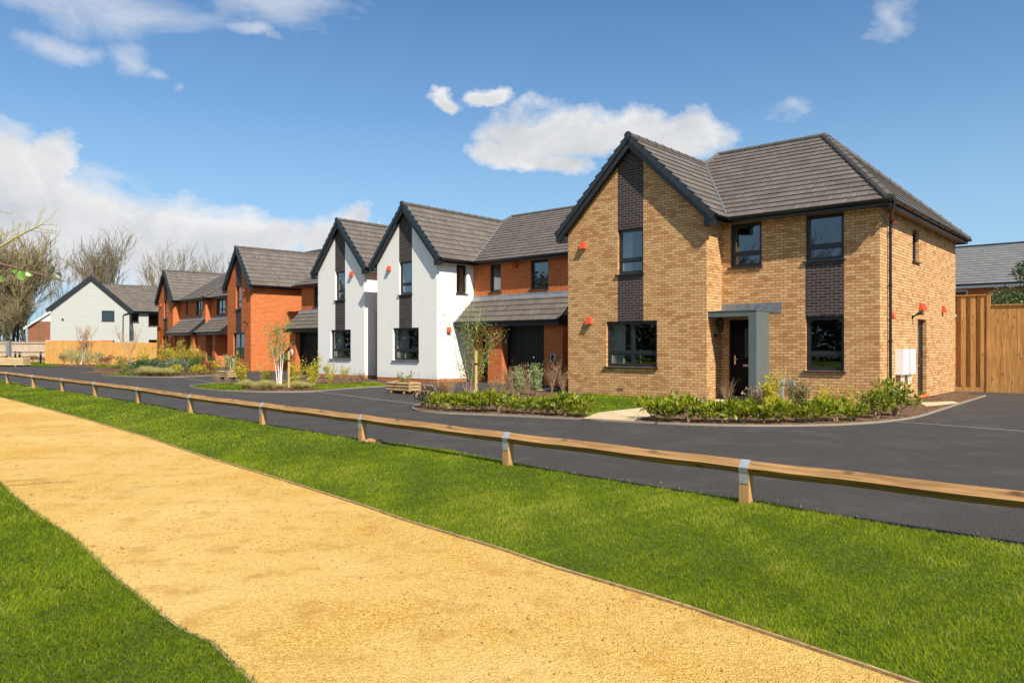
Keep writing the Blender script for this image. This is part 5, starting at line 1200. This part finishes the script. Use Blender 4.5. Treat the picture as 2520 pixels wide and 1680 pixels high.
for px, py, d, n, s, mt in ((48,660,(-.7,.1,-.25),(.1,-1,.3),.036,BL),(52,664,(.3,-.1,-1),(.1,-1,.25),.046,BL),(64,668,(.8,.1,-.5),(0,-1,.5),.032,BL),(58,662,(.5,.4,.25),(0,-.4,1),.03,BLD),(128,672,(.3,0,1),(.3,-1,.1),.03,BLD),(132,672,(-1,0,.15),(0,-1,.3),.026,BLD),(138,672,(.7,0,-.5),(.2,-1,.3),.03,BLD),(136,676,(.1,0,-1),(0,-1,.2),.018,BL),(0,676,(.2,0,-.5),(0,-1,.3),.03,BL),(2,686,(-.4,0,-.6),(0,-1,.3),.03,BL)):
    x, y = AT(px,3); big_leaf(Vector((x,3-.004,H+(HY-py)/F*3))-o0, d, n, s).build('leaf', mt, bb_)
tb = empty('bare_bush', (-8.0,5.5,0), 0, 'yellowish bare branch with fine twigs reaching in from the left', 'plant'); o0 = Vector((-8.0,5.5,0))
ZP = lambda px, py, d=6: Vector((*AT(px,d), H+(HY-py)/F*d))-o0
m = MB(); main_ = [Vector((0,0,-.1)), Vector((.2,.1,1.2)), Vector((1.6,.3,1.75)), ZP(-150,650), ZP(0,608), ZP(30,590), ZP(62,572), ZP(88,560), ZP(105,551), ZP(141,554)]
m.tube(main_, [.04,.03,.022,.014,.0105,.009,.007,.0058,.0045,.0018], 7)
m.tube([ZP(-100,640,6.2),ZP(0,580,6.2),ZP(40,565,6.2)], [.012,.005,.002], 5)
for a_, b_, c_ in (((92,558),(103,530),(109,511)),((105,549),(128,536),(143,515)),((85,562),(95,540),(102,518)),((100,553),(120,552),(143,554)),((90,560),(115,566),(143,568)),((75,567),(110,572),(140,574)),((60,574),(63,558),(65,550)),((48,580),(45,560),(46,553)),((70,568),(72,556),(74,548)),((35,588),(34,565),(33,542)),((50,580),(50,560),(47,551)),((20,595),(12,580),(0,572)),((10,600),(40,592),(70,590)),((25,592),(28,575),(30,562)),((-5,612),(-3,560),(-8,505)),((-30,520),(0,521),(32,527))):
    m.tube([ZP(*a_),ZP(*b_),ZP(*c_)], [.0036,.0025,.0011], 4)
    for k in range(5): t = k/5; s = ZP(*b_).lerp(ZP(*c_), t); m.tube([s, s+Vector((pr.gauss(0,.012),0,.02))], [.002,.0015], 4)
m.build('branch', STEMG, tb)
m = MB()
for i in range(90):
    t_ = pr.random(); a_ = G(1090+1150*t_, 1030+18*math.sin(3.0*t_)); x_, y_ = a_[0]+pr.gauss(0,.12), a_[1]-.1-abs(pr.gauss(0,.22)); an = pr.uniform(0,3.1); l_ = pr.uniform(.005,.014)
    m.tube([(x_,y_,.006),(x_+l_*2*math.cos(an),y_+l_*2*math.sin(an),.008)], [l_*.35,l_*.2], 4)
for i in range(120):
    k_ = pr.randrange(4, 15); u_ = pr.random(); x_ = AE[k_][0]*(1-u_)+AE[k_+1][0]*u_; y_ = AE[k_][1]*(1-u_)+AE[k_+1][1]*u_+.06+abs(pr.gauss(0,.12)); l_ = pr.uniform(.004,.011)
    m.tube([(x_,y_,.004),(x_+l_,y_+l_*.5,.006)], [l_*.8,l_*.4], 5)
tag(m.build('debris', plain('pale_chip_debris', (.30,.22,.14), .9, .5, 40)), 'scattered bark chips and grit lying along the road edges', 'debris', None, 'stuff')
# ------------------------------------------------------------------ small wall clutter on the ground: a clod by the rail, a stray leaf
m = MB()
for i in range(26):
    a = pr.uniform(0,6.28); r = pr.uniform(0,.13); c_ = Vector((-2.12+r*math.cos(a)*1.3, 11.35+r*math.sin(a)*.6, .02+pr.uniform(0,.03)))
    m.tube([c_, c_+Vector((pr.gauss(0,.02),pr.gauss(0,.02),pr.uniform(.01,.03)))], [pr.uniform(.02,.035), .008], 5)
o = m.build('soil_clod', plain('ochre_clay', (.36,.20,.08), .95, .3, 20, bump=.5)); tag(o, 'small heap of ochre soil at the foot of a knee rail post', 'soil')
# ------------------------------------------------------------------ light, sky, camera
sx = .9*uY[0]-.355*vY[0]; sy = .9*uY[1]-.355*vY[1]; sz = 1.0; sv = Vector((sx,sy,sz)).normalized()
sd = bpy.data.lights.new('sun', 'SUN'); sd.energy = 5.0; sd.angle = math.radians(.53); sd.color = (1.0,.91,.77); so_ = bpy.data.objects.new('sun', sd); C.objects.link(so_)
so_.rotation_euler = (-sv).to_track_quat('-Z', 'Y').to_euler()
W = bpy.data.worlds.new('World'); bpy.context.scene.world = W; W.use_nodes = True; t = W.node_tree; t.nodes.clear()
class WN(NT):
    def __init__(s, t): s.t = t; s.N = t.nodes
w = WN(t)
sky = w.n('ShaderNodeTexSky', _sky_type='NISHITA', _sun_disc=False, _sun_elevation=math.asin(sv.z), _sun_rotation=math.atan2(sv.x, sv.y), _air_density=1.0, _dust_density=1.0, _ozone_density=2.0, _altitude=50)
tc = w.n('ShaderNodeTexCoord').outputs['Generated']; nrm = w.n('ShaderNodeVectorMath', _operation='NORMALIZE', i0=tc).outputs[0]
sp = w.n('ShaderNodeSeparateXYZ', Vector=nrm); az = w.math('ARCTAN2', sp.outputs[0], sp.outputs[1]); el = w.math('ARCSINE', sp.outputs[2])
wv = w.vm('MULTIPLY', nrm, (1,1,1.5))
warp = w.n('ShaderNodeTexNoise', Vector=wv, Scale=7.0, Detail=5.0, Roughness=.6).outputs[1]
ae = w.vm('ADD', w.n('ShaderNodeCombineXYZ', X=az, Y=el).outputs[0], w.vm('MULTIPLY', w.vm('SUBTRACT', warp, (.5,.5,.5)), (.16,.10,0)))
n1 = w.noise(wv, 9.0, 9, .62, .3); n2 = w.noise(wv, 3.2, 5, .55); n3 = w.noise(w.vm('MULTIPLY', nrm, (1,1,2.6)), 5.0, 8, .6, .8)
def blob(px, py, rx, ry):
    a = math.atan((px-CX)/F); e = math.atan((HY-py)/F*math.cos(a)); return (a, e, rx/F*math.cos(a)**2, ry/F*math.cos(a))
def field(bl):
    acc = None
    for a, e, rx, ry in bl:
        d = w.vm('MULTIPLY', w.vm('SUBTRACT', ae, (a, e, 0)), (1/rx, 1/ry, 0)); l = w.n('ShaderNodeVectorMath', _operation='LENGTH', i0=d).outputs['Value']
        v = w.math('SUBTRACT', 1.0, l); acc = v if acc is None else w.math('MAXIMUM', acc, v)
    return acc
cum = [blob(*b) for b in ((-120,560,420,250),(20,440,170,130),(150,420,75,105),(200,560,260,170),(380,590,250,150),(520,610,190,110),(640,600,110,60),(780,590,150,60),(860,548,60,34),(940,560,30,20),(1245,378,100,44),(1300,340,130,62),(1420,315,170,66),(1560,310,160,62),(1700,305,110,52),(1640,345,140,45),(1340,385,110,50))]
cum += [blob(1082,260,50,32), blob(1215,252,66,30)]
cum += [(-2.6,.35,.5,.16),(-1.9,.3,.4,.14),(2.4,.3,.6,.15),(1.5,.35,.35,.1),(-1.25,.4,.3,.16)]
cf = field(cum); wsp = field([blob(*b) for b in ((180,-20,470,95),(600,-20,380,70),(300,150,110,60),(390,190,60,30),(1085,262,48,26),(1215,250,66,24),(1960,240,110,34),(2190,80,80,70),(120,110,120,40),(655,85,60,26),(470,230,60,28))]+[(-2.2,.7,.7,.2),(2.8,.8,.5,.2)])
c1_ = w.math('ADD', cf, w.math('MULTIPLY', w.math('SUBTRACT', n1, .5), 1.25)); a1 = w.ramp(c1_, (.0, 0), (.16, .42), (.46, 1.0))
c2_ = w.math('ADD', wsp, w.math('MULTIPLY', w.math('SUBTRACT', n3, .5), 2.4)); a2 = w.ramp(c2_, (.18, 0), (1.25, .58))
n1s = w.noise(w.vm('ADD', wv, (.012,-.022,.045)), 9.0, 9, .62, .3)
lit = w.math('MULTIPLY_ADD', w.math('SUBTRACT', n1, n1s), 2.6, .62, clamp=True)
thick = w.ramp(w.math('ADD', w.math('MULTIPLY', cf, .9), w.math('MULTIPLY', n2, .6)), (.42, 0), (.95, 1))
cc1 = w.mix(lit, (.60,.63,.68), (.93,.93,.93)); cc1 = w.mix(w.math('MULTIPLY', thick, .42), cc1, (.58,.60,.64))
ccol = w.mix(a1, (.78,.80,.85), cc1)
hor = w.ramp(el, (0.0, .0), (.02, .32), (.22, .10), (.42, 0))
alpha = w.math('MAXIMUM', a1, a2)
skyc = w.mix(1.0, sky.outputs[0], (.64,.98,1.20), 'MULTIPLY'); skyc = w.mix(w.ramp(el, (0.0, .75), (.12, .55), (.30, .16), (.48, 0)), skyc, (4.0,5.9,7.6))
b1_ = w.n('ShaderNodeBackground', Color=skyc, Strength=.076); b2_ = w.n('ShaderNodeBackground', Color=ccol, Strength=.64)
mx = w.n('ShaderNodeMixShader', Fac=alpha); w.set(mx, 'i1', b1_.outputs[0]); w.set(mx, 'i2', b2_.outputs[0])
ow = w.n('ShaderNodeOutputWorld'); t.links.new(mx.outputs[0], ow.inputs[0])
cd = bpy.data.cameras.new('camera'); cam = bpy.data.objects.new('camera', cd); C.objects.link(cam); cam.location = (0,0,H); cam.rotation_euler = (PI/2,0,0)
cd.sensor_width = 36; cd.lens = 36*F/2520; cd.shift_y = 10/2520; cd.clip_start = .1; cd.clip_end = 2000
sc = bpy.context.scene; sc.camera = cam
sc.view_settings.view_transform = 'Standard'; sc.view_settings.look = 'None'; sc.view_settings.exposure = .65; sc.view_settings.gamma = 1
sc.cycles.max_bounces = 8; sc.cycles.transparent_max_bounces = 12; sc.cycles.use_denoising = True
for o in list(bpy.data.objects):
    if '_u' in o: del o['_u']
